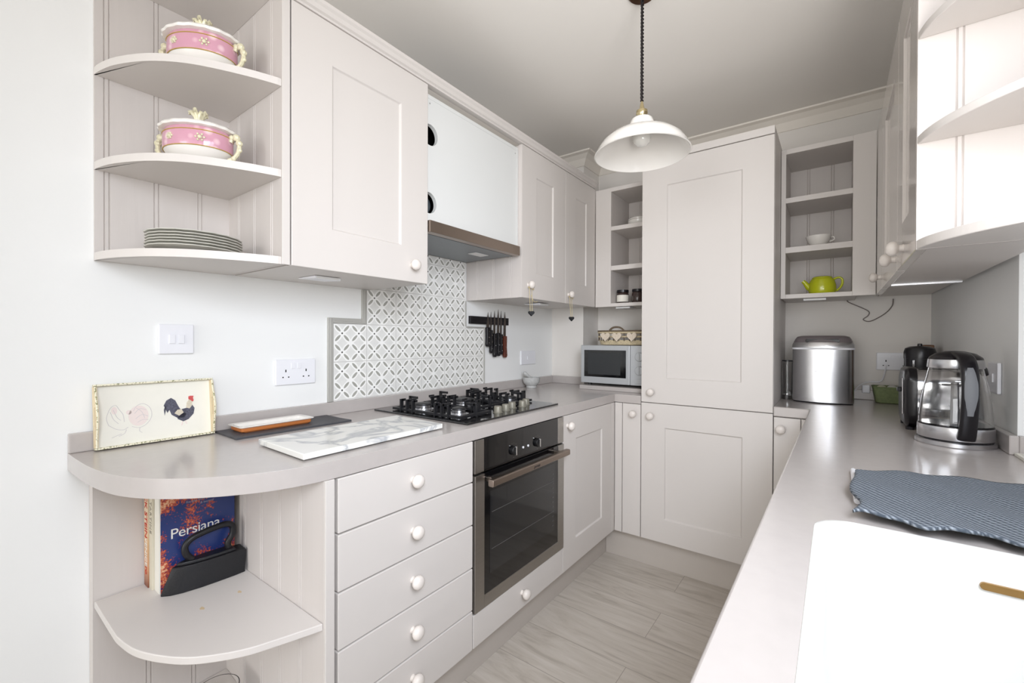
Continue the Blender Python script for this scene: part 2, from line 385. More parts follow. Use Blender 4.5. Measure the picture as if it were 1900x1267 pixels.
def polyhole(outer, holes, z0, z1):
    """solid plate with holes (bmesh triangle fill)"""
    bm = bmesh.new()
    loops = []
    for L_ in [outer]+holes:
        vs = [bm.verts.new((x, y, z1)) for x, y in L_]; es = [bm.edges.new((vs[i], vs[(i+1) % len(vs)])) for i in range(len(vs))]; loops.append((vs, es))
    r = bmesh.ops.triangle_fill(bm, use_beauty=True, use_dissolve=False, edges=[e for _, es in loops for e in es])
    bm.verts.ensure_lookup_table(); bm.verts.index_update()
    b = MB(); vt = [tuple(v.co) for v in bm.verts]; ft = [tuple(v.index for v in f.verts) for f in bm.faces]
    idx = [[v.index for v in vs] for vs, _ in loops]; bm.free()
    n = len(vt); vs = vt+[(x, y, z0) for x, y, _ in vt]
    fs = ft+[tuple(i+n for i in reversed(f)) for f in ft]
    for L_ in idx:
        for i in range(len(L_)): a, c = L_[i], L_[(i+1) % len(L_)]; fs.append((a, c, c+n, a+n))
    return b.add(vs, fs)
def spline(pts, k=6):
    out = []; P = [Vector(p) for p in pts]; n = len(P)
    for i in range(n-1):
        p0, p1, p2, p3 = P[max(i-1,0)], P[i], P[i+1], P[min(i+2,n-1)]
        for j in range(k):
            t = j/k; out.append(tuple(.5*((2*p1)+(p2-p0)*t+(2*p0-5*p1+4*p2-p3)*t*t+(3*p1-p0-3*p2+p3)*t**3)))
    out.append(tuple(P[-1])); return out

# ------------------------------------------------------------------ room shell
H = 2.425; YB = 2.83; YR = -5.0
struct('floor', MB().box(-.1, 2.4, YR-.1, YB+.1, -.05, 0), FLOOR)
struct('ceiling', MB().box(-.1, 2.4, YR-.1, YB+.1, H, H+.05), CEIL)
struct('wall_left', MB().box(-.1, 0, YR, YB, 0, H), WALL)
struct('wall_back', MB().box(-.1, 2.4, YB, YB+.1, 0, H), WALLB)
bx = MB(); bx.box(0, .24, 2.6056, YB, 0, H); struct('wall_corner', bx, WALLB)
# right wall with the window opening (y -0.7 .. 1.70)
rw = MB()
rw.prism([(1.966,1.70),(2.3,1.70),(2.3,YB),(1.944,YB)], 0, H)
rw.box(1.966, 2.3, -.7, 1.70, 0, .8667); rw.box(1.966, 2.3, -.7, 1.70, 2.16, H); rw.box(1.966, 2.3, YR, -.7, 0, H)
struct('wall_right', rw, WALL)
rr_ = MB(); rr_.box(-.1, .12, YR-.1, YR, 0, H); rr_.box(1.88, 2.4, YR-.1, YR, 0, H); rr_.box(.12, 1.88, YR-.1, YR, 2.3, H)
struct('wall_rear', rr_, WALL)
# windows: frames and panes
def win(name, T, s0, s1, z0, z1, mull):
    fr = MB(); w = .05
    fr.box(s0, s1, z0, z0+w, -.03, .03, T); fr.box(s0, s1, z1-w, z1, -.03, .03, T); fr.box(s0, s0+w, z0+w, z1-w, -.03, .03, T); fr.box(s1-w, s1, z0+w, z1-w, -.03, .03, T)
    for q in mull: fr.box(q-.03, q+.03, z0+w, z1-w, -.03, .03, T)
    o = struct(name, fr, WHITE, bevel=.002)
    obj('window_pane', MB().box(s0+w, s1-w, z0+w, z1-w, -.003, .003, T), PANE, o)
    return o
win('window_1', FXN(2.17), -.7, 1.70, .91, 2.16, [.1, .9])
win('added_rear_window', FY(YR-.05), .12, 1.88, 0, 2.3, [1.0])  # made-up rear glazing, out of view, backing for the fill lamp
# coving
def coving(name, path):
    """path: list of (x,y) wall line with the outward side on the right-hand normals given"""
    prof = [(0,-.072),(.006,-.072),(.012,-.062),(.03,-.034),(.056,-.014),(.078,-.008),(.080,0),(0,0)]
    b = MB(); rings = []
    for x, y, nx, ny in path: rings.append([(x+nx*p, y+ny*p, H+q) for p, q in prof])
    b.loft(rings); return struct(name, b, COVE)
coving('trim_1', [(0,YR,1,0),(0,2.6056,1,-1),(.24,2.6056,1,-1),(.24,YB,1,-1),(1.944,YB,-1,-1),(1.966,1.7,-1,0),(1.966,YR,-1,0)])

# ------------------------------------------------------------------ base run, left side
XD = .611          # door faces
ZW = .91; ZB = .8667; ZP = .159
outer = [(p[0], p[1]) for p in spline([(0,.2217,0),(.10,.2228,0),(.2183,.2285,0),(.3368,.2465,0),(.4235,.2833,0),(.4922,.3378,0),(.5492,.4081,0),(.582,.467,0),(.602,.535,0),(.611,.62,0)], 4)]+[
         (.611,2.263),(.757,2.263),(.757,YB),(.24,YB),(.24,2.6056),(0,2.6056)]
wt = thing('worktop', 'L-shaped taupe worktop under the hob with a rounded end by the rooster tray', 'worktop', (.3,1.2,ZB))
obj('worktop_slab', polyhole(outer, [], ZB, ZW), WORK, wt, bevel=.004, seg=3, smooth=True)
us = MB(); us.box(0, .018, .2217, 2.5876, ZW, ZW+.05); us.box(.0, .258, 2.5876, 2.6056, ZW, ZW+.05); us.box(.24, .258, 2.6056, YB, ZW, ZW+.05); us.box(.258, .757, YB-.018, YB, ZW, ZW+.05)
obj('upstand', us, WORK, wt, bevel=.003)

# open curved shelf unit under the worktop
lowcurve = [(.044,.2640),(.218,.2626),(.2792,.2645),(.3552,.277),(.4276,.3077),(.486,.3479),(.5413,.4162),(.5725,.4894),(.601,.571)]
lowcurve = [(p[0], p[1]) for p in spline([(x, y, 0) for x, y in lowcurve], 5)]
cs = thing('corner_shelf_unit', 'open curved base shelf unit below the rounded worktop end, holding cookbooks and a flat iron', 'shelf unit', (.3,.45,0))
obj('back_panel', bead_panel(lambda s,z,n: (.040+n, s, z), .262, .571, 0, ZB-.001, .372, .107, th=.039), BEAD, cs)
obj('side_panel', bead_panel(lambda s,z,n: (s, .571-n, z), .040, .601, 0, ZB-.001, .168, .107, th=.024), BEAD, cs)
obj('front_post', MB().box(.601, XD, .571, .5945, 0, ZB-.001), PAINT, cs, bevel=.001)
for zt_ in (.5224, .163):
    obj('shelf', MB().prism([(.0405,.571)]+lowcurve[:-1]+[(.6005,.5705)], zt_-.017, zt_), PAINT, cs, bevel=.002)
fr = MB(); fr.prism([(.0405,.571)]+[(x-.01, y+.006) for x, y in lowcurve[1:-1]]+[(.59,.5705)], ZB-.007, ZB-.001); obj('top_rail', fr, PAINT, cs)

def dthing(name, label, cat, T, s0, s1, z0, z1, back):
    return thing(name, label, cat, T((s0+s1)/2, 0, -back/2))
# drawer stack
T = FX(XD)
dr = thing('drawer_cabinet', 'base cabinet of five plain drawers between the curved shelves and the oven', 'cabinet', (.3,.85,0))
obj('carcass', MB().box(.02, XD-.022, .599, 1.098, ZP, ZB-.001), PAINT, dr)
zs_ = [(.7285,ZB-.003),(.5845,.7245),(.4405,.5805),(.297,.4365),(ZP+.003,.293)]
kz = [.8011,.655,.5127,.3689,.2301]
for (a, c), z_ in zip(zs_, kz):
    d = obj('drawer', slab(T, .6035, 1.0965, a, c), PAINT, dr, bevel=.0025)
    knob(T, .8395, z_, d)
# oven housing with the drawer below
oh = thing('oven_housing', 'cabinet around the built-in oven with one shallow knobbed drawer beneath it', 'cabinet', (.3,1.4,0))
oc = MB(); oc.box(.02, XD-.022, 1.0995, 1.1115, ZP, ZB-.001); oc.box(.02, XD-.022, 1.687, 1.699, ZP, ZB-.001); oc.box(.02, XD-.022, 1.1115, 1.687, ZP, .271)
obj('carcass', oc, PAINT, oh)
d = obj('drawer', slab(T, 1.1005, 1.6975, ZP+.003, .274), PAINT, oh, bevel=.0025); knob(T, 1.3841, .224, d)
# built-in oven
ov = thing('built_in_oven', 'stainless steel and black glass built-in oven under the gas hob', 'oven', (.3,1.4,.28))
obj('oven_body', MB().box(.08, XD-.024, 1.113, 1.686, .279, ZB-.004), STEELD, ov)
cpn2 = MB(); cpn2.box(1.1025, 1.1495, .752, ZB-.003, -.02, .004, T); cpn2.box(1.6475, 1.6955, .752, ZB-.003, -.02, .004, T)
cpn2.cur = 1; cpn2.box(1.1495, 1.6475, .752, ZB-.003, -.02, .003, T)
cpo = obj('control_panel', cpn2, [STEEL, BLACKG], ov, bevel=.001)
for y_ in (1.319, 1.481):
    b = MB(); b.lathe([(.017,.0031),(.017,.012),(.015,.014),(.001,.0142)], lambda x,y,h,y_=y_: T(y_+x, .790+y, h), 24)
    k_ = obj('control_knob', b, mat('matt_black', (14,13,14), .5), cpo, smooth=True)
    obj('knob_grip', MB().box(y_-.0028, y_+.0028, .774, .806, .0142, .021, T), CHROME, k_, bevel=.001)
    dots = MB()
    for i in range(9):
        a = PI*(.9+i*.15); dots.box(y_+.027*math.cos(a+2)-.0008, y_+.027*math.cos(a+2)+.0008, .790+.027*math.sin(a+2)-.0008, .790+.027*math.sin(a+2)+.0008, .0031, .0034, T)
    obj('dial_marks', dots, GREYINK, cpo)
for y_ in (1.383, 1.400, 1.417):
    if y_ == 1.400: continue
    b = MB(); b.lathe([(.0045,.0031),(.0045,.006),(.001,.007)], lambda x,y,h,y_=y_: T(y_+x, .789+y, h), 14); obj('push_button', b, WHITE, cpo, smooth=True)
od = MB(); T_ = T
od.box(1.1025, 1.1505, .281, .745, -.02, .006, T); od.box(1.6465, 1.6955, .281, .745, -.02, .006, T); od.box(1.1505, 1.6465, .281, .325, -.02, .006, T)
od.cur = 1; od.box(1.1505, 1.6465, .325, .745, -.02, .0045, T)
odo = obj('oven_door', od, [STEEL, BLACKG], ov, bevel=.001)
obj('oven_window', MB().box(1.181, 1.617, .388, .676, .0045, .0052, T), OVENG, odo)
rk = MB()
for z_ in (.47, .60):
    rk.tube([T(1.19, z_, .0056), T(1.61, z_, .0056)], .0009, 6)
for i in range(12): rk.tube([T(1.60, .41+i*.02, .0056), T(1.606, .413+i*.02, .0056)], .0014, 6)
obj('rack_rail', rk, mat('rack_grey', (92,90,88), .4), odo)
h_ = MB(); h_.prism(rrect(-.0125,.0125,-.012,.012,.006), 1.135, 1.660, lambda p,q,r: (XD+.046+q, r, .722+p))
h_.cur = 0
for y_ in (1.17, 1.62): h_.box(y_-.008, y_+.008, .714, .730, .004, .036, T)
ho = obj('door_handle', h_, STEELD, odo, bevel=.0015)
text('gorenje', .014, frameM((XD+.0583, 1.40, .722), (0,1,0), (0,0,1)), INK, odo, shear=.3)
# base cabinet right of oven
bc = thing('base_cabinet', 'base cabinet with one recessed-panel door right of the oven, under the mortar', 'cabinet', (.3,1.95,0))
obj('carcass', MB().box(.02, XD-.022, 1.700, 2.26, ZP, ZB-.001), PAINT, bc)
d = obj('door', shaker(T, 1.7005, 2.222, ZP+.003, ZB-.003, rail=.118), PAINT, bc, bevel=.002); knob(T, 1.7360, .817, d)
obj('filler_strip', slab(T, 2.2245, 2.2626, ZP+.003, ZB-.003), PAINT, bc, bevel=.001)
# back run
YF = 2.2626; TY = FY(YF)
nb = thing('narrow_cabinet', 'slim pull-out cabinet with a small knob between the inner corner and the fridge doors', 'cabinet', (.69,2.5,0))
obj('carcass', MB().box(.615, .755, YF+.022, 2.81, ZP, ZB-.001), PAINT, nb)
obj('filler_strip', slab(TY, .6125, .6535, ZP+.003, ZB-.003), PAINT, nb, bevel=.001)
d = obj('door', slab(TY, .6565, .7560, ZP+.003, ZB-.003), PAINT, nb, bevel=.002); knob(TY, .7191, .813, d)
# tall integrated fridge housing
fh = thing('tall_fridge_cabinet', 'tall greige fridge housing with two recessed-panel doors on the end wall', 'cabinet', (1.06,2.5,0))
obj('carcass', MB().box(.7595, 1.3605, YF+.022, 2.825, ZP, 2.165), PAINT, fh)
d = obj('door', shaker(TY, .7595, 1.3600, .880, 2.126, rail=.128), PAINT, fh, bevel=.002); knob(TY, .8141, .9352, d)
d = obj('door', shaker(TY, .7595, 1.3600, ZP+.003, .8765, rail=.122), PAINT, fh, bevel=.002); knob(TY, .8119, .8113, d)
obj('top_fascia', slab(TY, .7595, 1.3605, 2.130, 2.165), PAINT, fh, bevel=.001)
# cabinet right of the fridge
rb = thing('base_cabinet', 'narrow base cabinet with a plain knobbed door between the fridge doors and the sink run', 'cabinet', (1.42,2.5,0))
obj('carcass', MB().box(1.3625, 1.51, YF+.022, 2.81, ZP, ZB-.001), PAINT, rb)
d = obj('door', slab(TY, 1.3635, 1.4635, ZP+.003, ZB-.003), PAINT, rb, bevel=.002); knob(TY, 1.391, .8129, d)
obj('filler_strip', slab(TY, 1.4665, 1.51, ZP+.003, ZB-.003), PAINT, rb, bevel=.001)
# plinths
p = obj('plinth', MB().box(.52, .537, .571, 2.318, 0, ZP, None), PLINTH, bevel=.001, loc=(.53,1.4,0)); tag(p, 'long greige plinth along the floor below the drawers and oven', 'plinth')
p = obj('plinth', MB().box(.5375, 1.535, 2.318, 2.335, 0, ZP), PLINTH, bevel=.001, loc=(1.0,2.326,0)); tag(p, 'greige plinth along the floor below the fridge doors', 'plinth')
# sink run cabinets, facing -x under the right worktop
TN = FXN(1.515)
sk = thing('sink_cabinet', 'base cabinets of the sink run on the right, below the right-hand worktop', 'cabinet', (1.7,.6,0))
ca = MB(); ca.box(1.537, 1.94, .95, 2.25, ZP, ZB-.001); ca.box(1.537, 1.94, -.74, .20, ZP, ZB-.001); ca.box(1.537, 1.94, .20, .95, ZP, .55)
obj('carcass', ca, PAINT, sk)
for i in range(5):
    a = -.735+i*.598; d = obj('door', shaker(TN, a, a+.592, ZP+.003, ZB-.003), PAINT, sk, bevel=.002); knob(TN, a+.05, .81, d)
p = obj('plinth', MB().box(1.575, 1.59, -.74, 2.30, 0, ZP), PLINTH, bevel=.001, loc=(1.58,.8,0)); tag(p, 'greige plinth at the foot of the sink run on the right', 'plinth')

# right worktop with sink cut-out
hole = rrect(1.562, 1.945, .265, .893, .052, 8)
wr = thing('worktop', 'long taupe worktop on the right with the sink, kettle and ice maker', 'worktop', (1.7,1,ZB))
ym = .58
def hole_part(far):
    c = [(x, y) for x, y in hole if (y > ym) == far]
    return sorted(c, key=lambda p: math.atan2(p[1]-ym, p[0]-1.754))
hf, hn = hole_part(True), hole_part(False)           # far half runs right -> left, near half left -> right
LXm = 1.4765+(1.4955-1.4765)*(ym+.75)/3.013
far_ = [(1.3615,YB),(1.3615,2.263),(1.4955,2.263),(LXm,ym),(1.562,ym)]+hf[::-1]+[(1.945,ym),(2.138,ym),(2.138,1.698),(1.9655,1.698),(1.944,YB)]
near_ = [(LXm,ym),(1.4765,-.75),(1.966,-.75),(1.966,-.7),(2.138,-.7),(2.138,ym),(1.945,ym)]+hn[::-1]+[(1.562,ym)]
def two_piece(A_, B_, z0, z1):
    V = []; ix = {}
    def vid(p, z):
        k = (round(p[0],5), round(p[1],5), z)
        if k not in ix: ix[k] = len(V); V.append((p[0], p[1], z))
        return ix[k]
    F = []; cnt = {}
    for P_ in (A_, B_):
        F.append(tuple(vid(p, z1) for p in P_)); F.append(tuple(vid(p, z0) for p in reversed(P_)))
        for i in range(len(P_)):
            e = frozenset((vid(P_[i], z1), vid(P_[(i+1) % len(P_)], z1))); cnt.setdefault(e, []).append((P_[i], P_[(i+1) % len(P_)]))
    for e, L_ in cnt.items():
        if len(L_) == 1: a, c = L_[0]; F.append((vid(a,z1), vid(c,z1), vid(c,z0), vid(a,z0)))
    return MB().add(V, F)
obj('worktop_slab', two_piece(far_, near_, ZB, ZW), WORK, wr, bevel=.004, seg=3, smooth=True)
us = MB(); us.box(1.3625, 1.93, YB-.018, YB, ZW, ZW+.05); us.prism([(1.9655,1.68),(1.9435,YB-.018),(1.9255,YB-.018),(1.9475,1.68)], ZW, ZW+.05); us.box(1.9655, 2.138, 1.68, 1.698, ZW, ZW+.05)
obj('upstand', us, WORK, wr, bevel=.003)
# sink
snk = thing('sink', 'white undermounted sink basin with a brass overflow slot', 'sink', (1.75,.6,.70))
def rl(d, z): return [(x, y, z) for x, y in rrect(1.562+d, 1.945-d, .265+d, .893-d, .052, 8)]
b = MB(); b.loft([rl(.0006,.86), rl(.0006,.9040), rl(-.0045,.9101), rl(-.0038,.9107), rl(.0005,.9103), rl(.0045,.9072), rl(.0105,.900), rl(.0125,.84), rl(.015,.70), rl(.024,.676), rl(.050,.668)], False, True)
b.loft([rl(.0006,.86), rl(.003,.84), rl(.005,.68), rl(.02,.655)], False, True)
obj('basin', b, SINKM, snk, smooth=True)
b = MB(); b.prism(rrect(-.055,.055,-.005,.005,.0049), .0, .004, lambda p,q,r: (1.803+p, .8815-r, .864+q)); obj('overflow_slot', b, mat('aged_brass', (160,126,76), .35, metal=.7), snk)
b = MB(); b.lathe([(.045,.6685),(.043,.671),(.03,.669),(.004,.668)], lambda x,y,h: (1.754+x,.56+y,h)); obj('drain', b, CHROME, snk, smooth=True)

# ------------------------------------------------------------------ wall units, left
XW = .3608; ZT = 2.148; ZU = 1.4107
upc = [(.001,.2720),(.0395,.2755),(.108,.2935),(.1874,.3323),(.2477,.3811),(.2897,.4366),(.3324,.5202),(.3585,.5905)]
upc = [(p[0], p[1]) for p in spline([(x, y, 0) for x, y in upc], 5)]
ue = thing('curved_shelf_unit', 'open curved wall shelf unit at the left end, holding pink tureens and plates', 'shelf unit', (.15,.45,ZU))
obj('back_panel', bead_panel(lambda s,z,n: (.010+n, s, z), .2725, .5905, ZU, 2.2, .292, .107, th=.0095), BEAD, ue)
obj('side_panel', bead_panel(lambda s,z,n: (s, .5905-n, z), .010, .3575, ZU, 2.2, .080, .107, th=.012), BEAD, ue)
obj('front_post', MB().box(.3575, XW, .5905, .6115, ZU, 2.17), PAINT, ue, bevel=.001)
for zt_, th_ in ((1.4314,.0205),(1.670,.020),(1.9187,.0195),(2.185,.018)):
    c_ = [(.0105,.590),(.0105,upc[0][1])]+upc[1:-1]+[(.3560,.5900)]
    obj('shelf', MB().prism(c_, zt_-th_, zt_), PAINT, ue, bevel=.002)
TW = FX(XW)
wc = thing('wall_cabinet', 'large single-door wall cabinet beside the pink tureen shelves', 'cabinet', (.17,.87,ZU))
obj('carcass', MB().box(.0005, XW-.022, .6120, 1.1225, ZU+.003, ZT), PAINT, wc)
d = obj('door', shaker(TW, .6160, 1.1228, ZU, ZT+.004, rail=.124), PAINT, wc, bevel=.002); knob(TW, 1.0478, 1.4702, d)
obj('base_panel', MB().box(.0005, XW-.022, .6120, 1.1225, ZU+.0005, ZU+.0028), PAINT, wc)
# hood enclosure board
hb = thing('hood_enclosure', 'white panelled box above the cooker hood with two round cut-outs', 'cabinet', (.17,1.42,1.65))
def holes_board():
    o_ = [(1.1240,1.652),(1.7245,1.652),(1.7245,2.1325),(1.1240,2.1325)]
    hs = []
    for cy_, cz_ in ((1.152,1.982),(1.146,1.7235)): hs.append([(cy_+.040*math.cos(2*PI*i/32), cz_+.040*math.sin(2*PI*i/32)) for i in range(32)])
    hs = [[(max(y,1.1262), z) for y, z in h] for h in hs]
    q = polyhole(o_, hs, 0, .016); q.v = [(.324+z, x, y) for x, y, z in q.v]; return q
obj('front_board', holes_board(), GREYW, hb)
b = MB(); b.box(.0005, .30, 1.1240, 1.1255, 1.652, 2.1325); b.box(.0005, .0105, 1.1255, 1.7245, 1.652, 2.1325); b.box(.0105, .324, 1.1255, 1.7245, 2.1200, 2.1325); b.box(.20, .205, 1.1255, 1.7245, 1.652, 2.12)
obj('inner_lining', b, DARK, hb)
b = MB(); b.lathe([(.036,0),(.036,.01),(.001,.01)], lambda x,y,h: (.300+h, 1.146+x, 1.7235+y)); obj('duct_cap', b, SMOKE, hb, smooth=True)
b = MB(); b.box(.3402, .3412, 1.1255, 1.723, 2.117, 2.119); b.box(.3402,.3412,1.7105,1.7125,1.655,2.13); obj('edge_bead', b, GREYW, hb)
for y_, z_ in ((1.15,2.10),(1.70,2.10)): sc_ = MB(); sc_.lathe([(.003,0),(.003,.0012),(.0005,.0014)], lambda x,y,h,y_=y_,z_=z_: (.340+h, y_+x, z_+y), 10); obj('screw_cap', sc_, STEELV, hb)
# cooker hood
ch = thing('cooker_hood', 'slim steel cooker hood with grey visor under the white enclosure', 'extractor hood', (.17,1.42,1.61))
b = MB(); b.box(.0115, .335, 1.1255, 1.7225, 1.612, 1.6515); obj('hood_body', b, SMOKE, ch)
b = MB(); b.box(.336, .370, 1.1255, 1.7010, 1.606, 1.6500); obj('front_trim', b, STEELD, ch, bevel=.0015)
b = MB(); b.box(.03, .328, 1.15, 1.69, 1.607, 1.6118); obj('grease_filter', b, mat('grey_filter', (120,126,130), .35, metal=.3, noise=.05, scale=120), ch, bevel=.001)
b = MB(); b.box(.20, .25, 1.52, 1.61, 1.6045, 1.6068); obj('lamp_lens', b, LED, ch, bevel=.001)
# double wall cabinet
dc = thing('wall_cabinet', 'two-door wall cabinet in the left corner with hearts hanging from its knobs', 'cabinet', (.17,2.1,ZU))
obj('carcass', MB().box(.0005, XW-.022, 1.7370, 2.515, ZU+.003, ZT), PAINT, dc)
obj('side_panel', bead_panel(lambda s,z,n: (s, 1.7264-n, z), .0025, XW-.001, ZU, ZT-.002, .075, .107, th=.010), BEAD, dc)
d = obj('door', shaker(TW, 1.7285, 2.1515, ZU, ZT+.004, rail=.128), PAINT, dc, bevel=.002); knob(TW, 1.7862, 1.4755, d)
d = obj('door', shaker(TW, 2.1545, 2.5295, ZU, ZT+.004, rail=.120), PAINT, dc, bevel=.002); knob(TW, 2.1907, 1.4624, d)
# cornice of the left run
prof = [(.339,2.1535),(XW+.003,2.1535),(XW+.004,2.1595),(XW+.011,2.163),(XW+.015,2.174),(XW+.021,2.180),(XW+.0225,2.189),(.339,2.189)]
o = obj('cornice', MB().prism(prof, .6120, 2.528, lambda p,q,r: (p, r, q)), PAINT, loc=(.36,1.5,2.155)); tag(o, 'moulded greige cornice along the top of the left wall cabinets', 'cornice')

# ------------------------------------------------------------------ open units on the back wall
YU = 2.5295; TU = FY(YU)
def open_unit(x0, x1, ox0, ox1, label, zt=2.1415, zb=1.4105, shelves=((1.879,1.904),(1.634,1.662)), extra=None, lip=1.431):
    u = thing('open_shelf_unit', label, 'shelf unit', ((x0+x1)/2, 2.68, zb))
    fr = MB(); fr.box(x0, ox0, zb, zt, -.018, 0, TU); fr.box(ox1, x1, zb, zt, -.018, 0, TU); fr.box(ox0, ox1, 2.1175, zt, -.018, 0, TU); fr.box(ox0, ox1, zb, lip, -.018, 0, TU)
    obj('face_frame', fr, PAINT, u, bevel=.001)
    sd = MB(); yb = YB-.002
    sd.box(ox0-.016, ox0-.001, YU+.018, yb, zb, zt); sd.box(ox1+.001, ox1+.016, YU+.018, yb, zb, zt); sd.box(ox0-.001, ox1+.001, YU+.018, yb, 2.1175, zt); sd.box(ox0-.001, ox1+.001, YU+.018, yb, zb, lip)
    obj('carcass', sd, PAINT, u)
    obj('back_panel', bead_panel(lambda s,z,n: (s, YB-.012-n, z), ox0-.001, ox1+.001, lip, 2.1175, ox0+.075, .1035, th=.010), BEAD, u)
    for a, c in shelves: obj('shelf', MB().box(ox0-.0005, ox1+.0005, YU+.003, YB-.0125, a, c), PAINT, u, bevel=.001)
    return u
ul = open_unit(.3635, .7585, .4665, .7065, 'narrow open shelf unit left of the fridge cabinet, mostly hidden behind it')
obj('inner_side', bead_panel(lambda s,z,n: (.4671+n, s, z), YU+.0185, YB-.0125, 1.4315, 2.117, 2.59, .1035, th=.0005, gd=.0004), BEAD, ul)
ur = open_unit(1.3625, 1.7255, 1.3825, 1.6425, 'open shelf unit right of the fridge cabinet, holding the lime green teapot')

# ------------------------------------------------------------------ right wall cabinets
TR = FXN(1.727); XB = 1.9395
def rdoor(par, s0, s1, rail, ks): 
    d = obj('door', shaker(TR, s0, s1, 1.4095, 2.1400, rail=rail), PAINTG, par, bevel=.002)
    if ks: knob(TR, ks, 1.4520, d)
rc = thing('wall_cabinet', 'two-door glossy wall cabinet on the right with a pair of adjacent knobs', 'cabinet', (1.84,1.8,1.41))
obj('carcass', MB().box(1.7495, XB, 1.3237+.0125, 2.255, 1.424, 2.1400), PAINT, rc)
rdoor(rc, 1.3365, 1.7040, .115, 1.555); rdoor(rc, 1.7075, 2.2520, .115, 1.765)
c3 = thing('wall_cabinet', 'narrow corner wall cabinet on the right with a single low knob by the open shelves', 'cabinet', (1.84,2.4,1.41))
obj('carcass', MB().box(1.7495, XB, 2.2565, 2.815, 1.424, 2.1400), PAINT, c3)
d = obj('door', slab(TR, 2.2555, 2.5280, 1.4095, 2.1400), PAINTG, c3, bevel=.002); knob(TR, 2.205+.09, 1.4604, d)
# end shelves, right
re_ = thing('curved_shelf_unit', 'brightly lit open curved wall shelf unit at the right edge, empty', 'shelf unit', (1.9,1.2,1.41))
obj('side_panel', bead_panel(lambda s,z,n: (s, 1.3237-n, z), 1.727, 1.990, 1.4095, 2.140, 1.7895, .107, th=.0120), BEAD, re_)
obj('back_panel', MB().box(1.990, 2.002, 1.05, 1.3357, 1.4095, 2.140), BEAD, re_)
ucr = [(1.7275,1.3230),(1.738,1.280),(1.760,1.232),(1.795,1.180),(1.845,1.128),(1.905,1.088),(1.989,1.055)]
ucr = [(p[0], p[1]) for p in spline([(x, y, 0) for x, y in ucr], 5)]
for a, c in ((1.4095,1.4295),(1.6428,1.6600),(1.8750,1.8920),(2.121,2.140)):
    obj('shelf', MB().prism(ucr+[(1.989,1.3230)], a, c), PAINT, re_, bevel=.002)
o = obj('under_cabinet_panel', MB().box(1.7475, 1.938, 1.337, 2.14, 1.4145, 1.4228), PAINT, rc)
o = obj('light_pelmet', MB().box(1.7475, 1.936, 2.145, 2.165, 1.4080, 1.4238), STEELV, rc, bevel=.001)

# ------------------------------------------------------------------ splashback
sb = thing('tile_splashback', 'stepped splashback of grey and white petal-patterned tiles behind the hob', 'splashback', (.004,1.4,.96))
tl = MB()
poly = [(.956,.9605),(1.862,.9605),(1.862,1.2665),(1.711,1.2665),(1.711,1.4085),(1.7245,1.4085),(1.7245,1.606),(1.124,1.606),(1.124,1.4105),(1.107,1.4105),(1.107,1.2665),(.956,1.2665)]
poly = [(.956,.9605),(1.862,.9605),(1.862,1.2665),(1.711,1.2665),(1.711,1.611),(1.124,1.611),(1.124,1.4085),(1.107,1.4085),(1.107,1.2665),(.956,1.2665)]
obj('tiles', tl.prism(poly, .0003, .0088, lambda p,q,r: (r, p, q)), TILE, sb)
for (a,b_,c,d_) in ((.934,.955,.9605,1.2885),(.955,1.085,1.2675,1.2885),(1.085,1.106,1.2675,1.4085),(1.863,1.872,.9605,1.2755),(1.7275,1.863,1.2675,1.2755),(1.712,1.7195,1.2755,1.4085)):
    et = MB(); et.box(a, b_, c, d_, .0003, .0105, lambda p,q,r: (r, p, q)); et.box(a+(b_-a)*.35, b_-(b_-a)*.35, c+.002, d_-.002, .0105, .0125, lambda p,q,r: (r, p, q)) if (b_-a) < (d_-c) else et.box(a+.002, b_-.002, c+(d_-c)*.35, d_-(d_-c)*.35, .0105, .0125, lambda p,q,r: (r, p, q))
    obj('edge_trim', et, TRIMT, sb, bevel=.001)


# ------------------------------------------------------------------ gas hob
hb_ = thing('gas_hob', 'black glass gas hob with cast iron pan supports, set in the left worktop', 'hob', (.31,1.42,.91))
obj('glass_plate', MB().box(.052, .572, 1.112, 1.722, .9102, .9165), BLACKG, hb_, bevel=.002)
def support(x0, x1, y0, y1, gx, gy):
    b = MB(); w = .0055; z0, z1 = .9195, .929
    for a in (x0, x1): b.box(a-w, a+w, y0-w, y1+w, z0, z1)
    for a in (y0, y1): b.box(x0+w, x1-w, a-w, a+w, z0, z1)
    for gy_ in gy[1:-1]: b.box(x0+w, x1-w, gy_-w, gy_+w, z0, z1)
    def prong(x, y, dx, dy, L_=.045):
        px, py = abs(dy)*.003+abs(dx)*.008, abs(dx)*.003+abs(dy)*.008
        b.box(x-px, x+px, y-py, y+py, .9165, .9655)
        ex, ey = x+dx*L_, y+dy*L_
        b.box(min(x,ex)-abs(dy)*.003, max(x,ex)+abs(dy)*.003, min(y,ey)-abs(dx)*.003, max(y,ey)+abs(dx)*.003, .9555, .9655)
    for cx_ in gx:
        prong(cx_, y0, 0, 1); prong(cx_, y1, 0, -1)
        for dx in (-.035, .035): prong(cx_+dx, y0, 0, 1, .02); prong(cx_+dx, y1, 0, -1, .02)
    ym = (y0+y1)/2
    prong(x0, ym, 1, 0); prong(x1, ym, -1, 0)
    return obj('pan_support', b, BLACKM, hb_, bevel=.0008)
support(.135, .500, 1.150, 1.318, (.215,.410), (1.150,1.318))
support(.110, .405, 1.340, 1.530, (.255,), (1.340,1.530))
support(.135, .440, 1.552, 1.690, (.205,.370), (1.552,1.690))
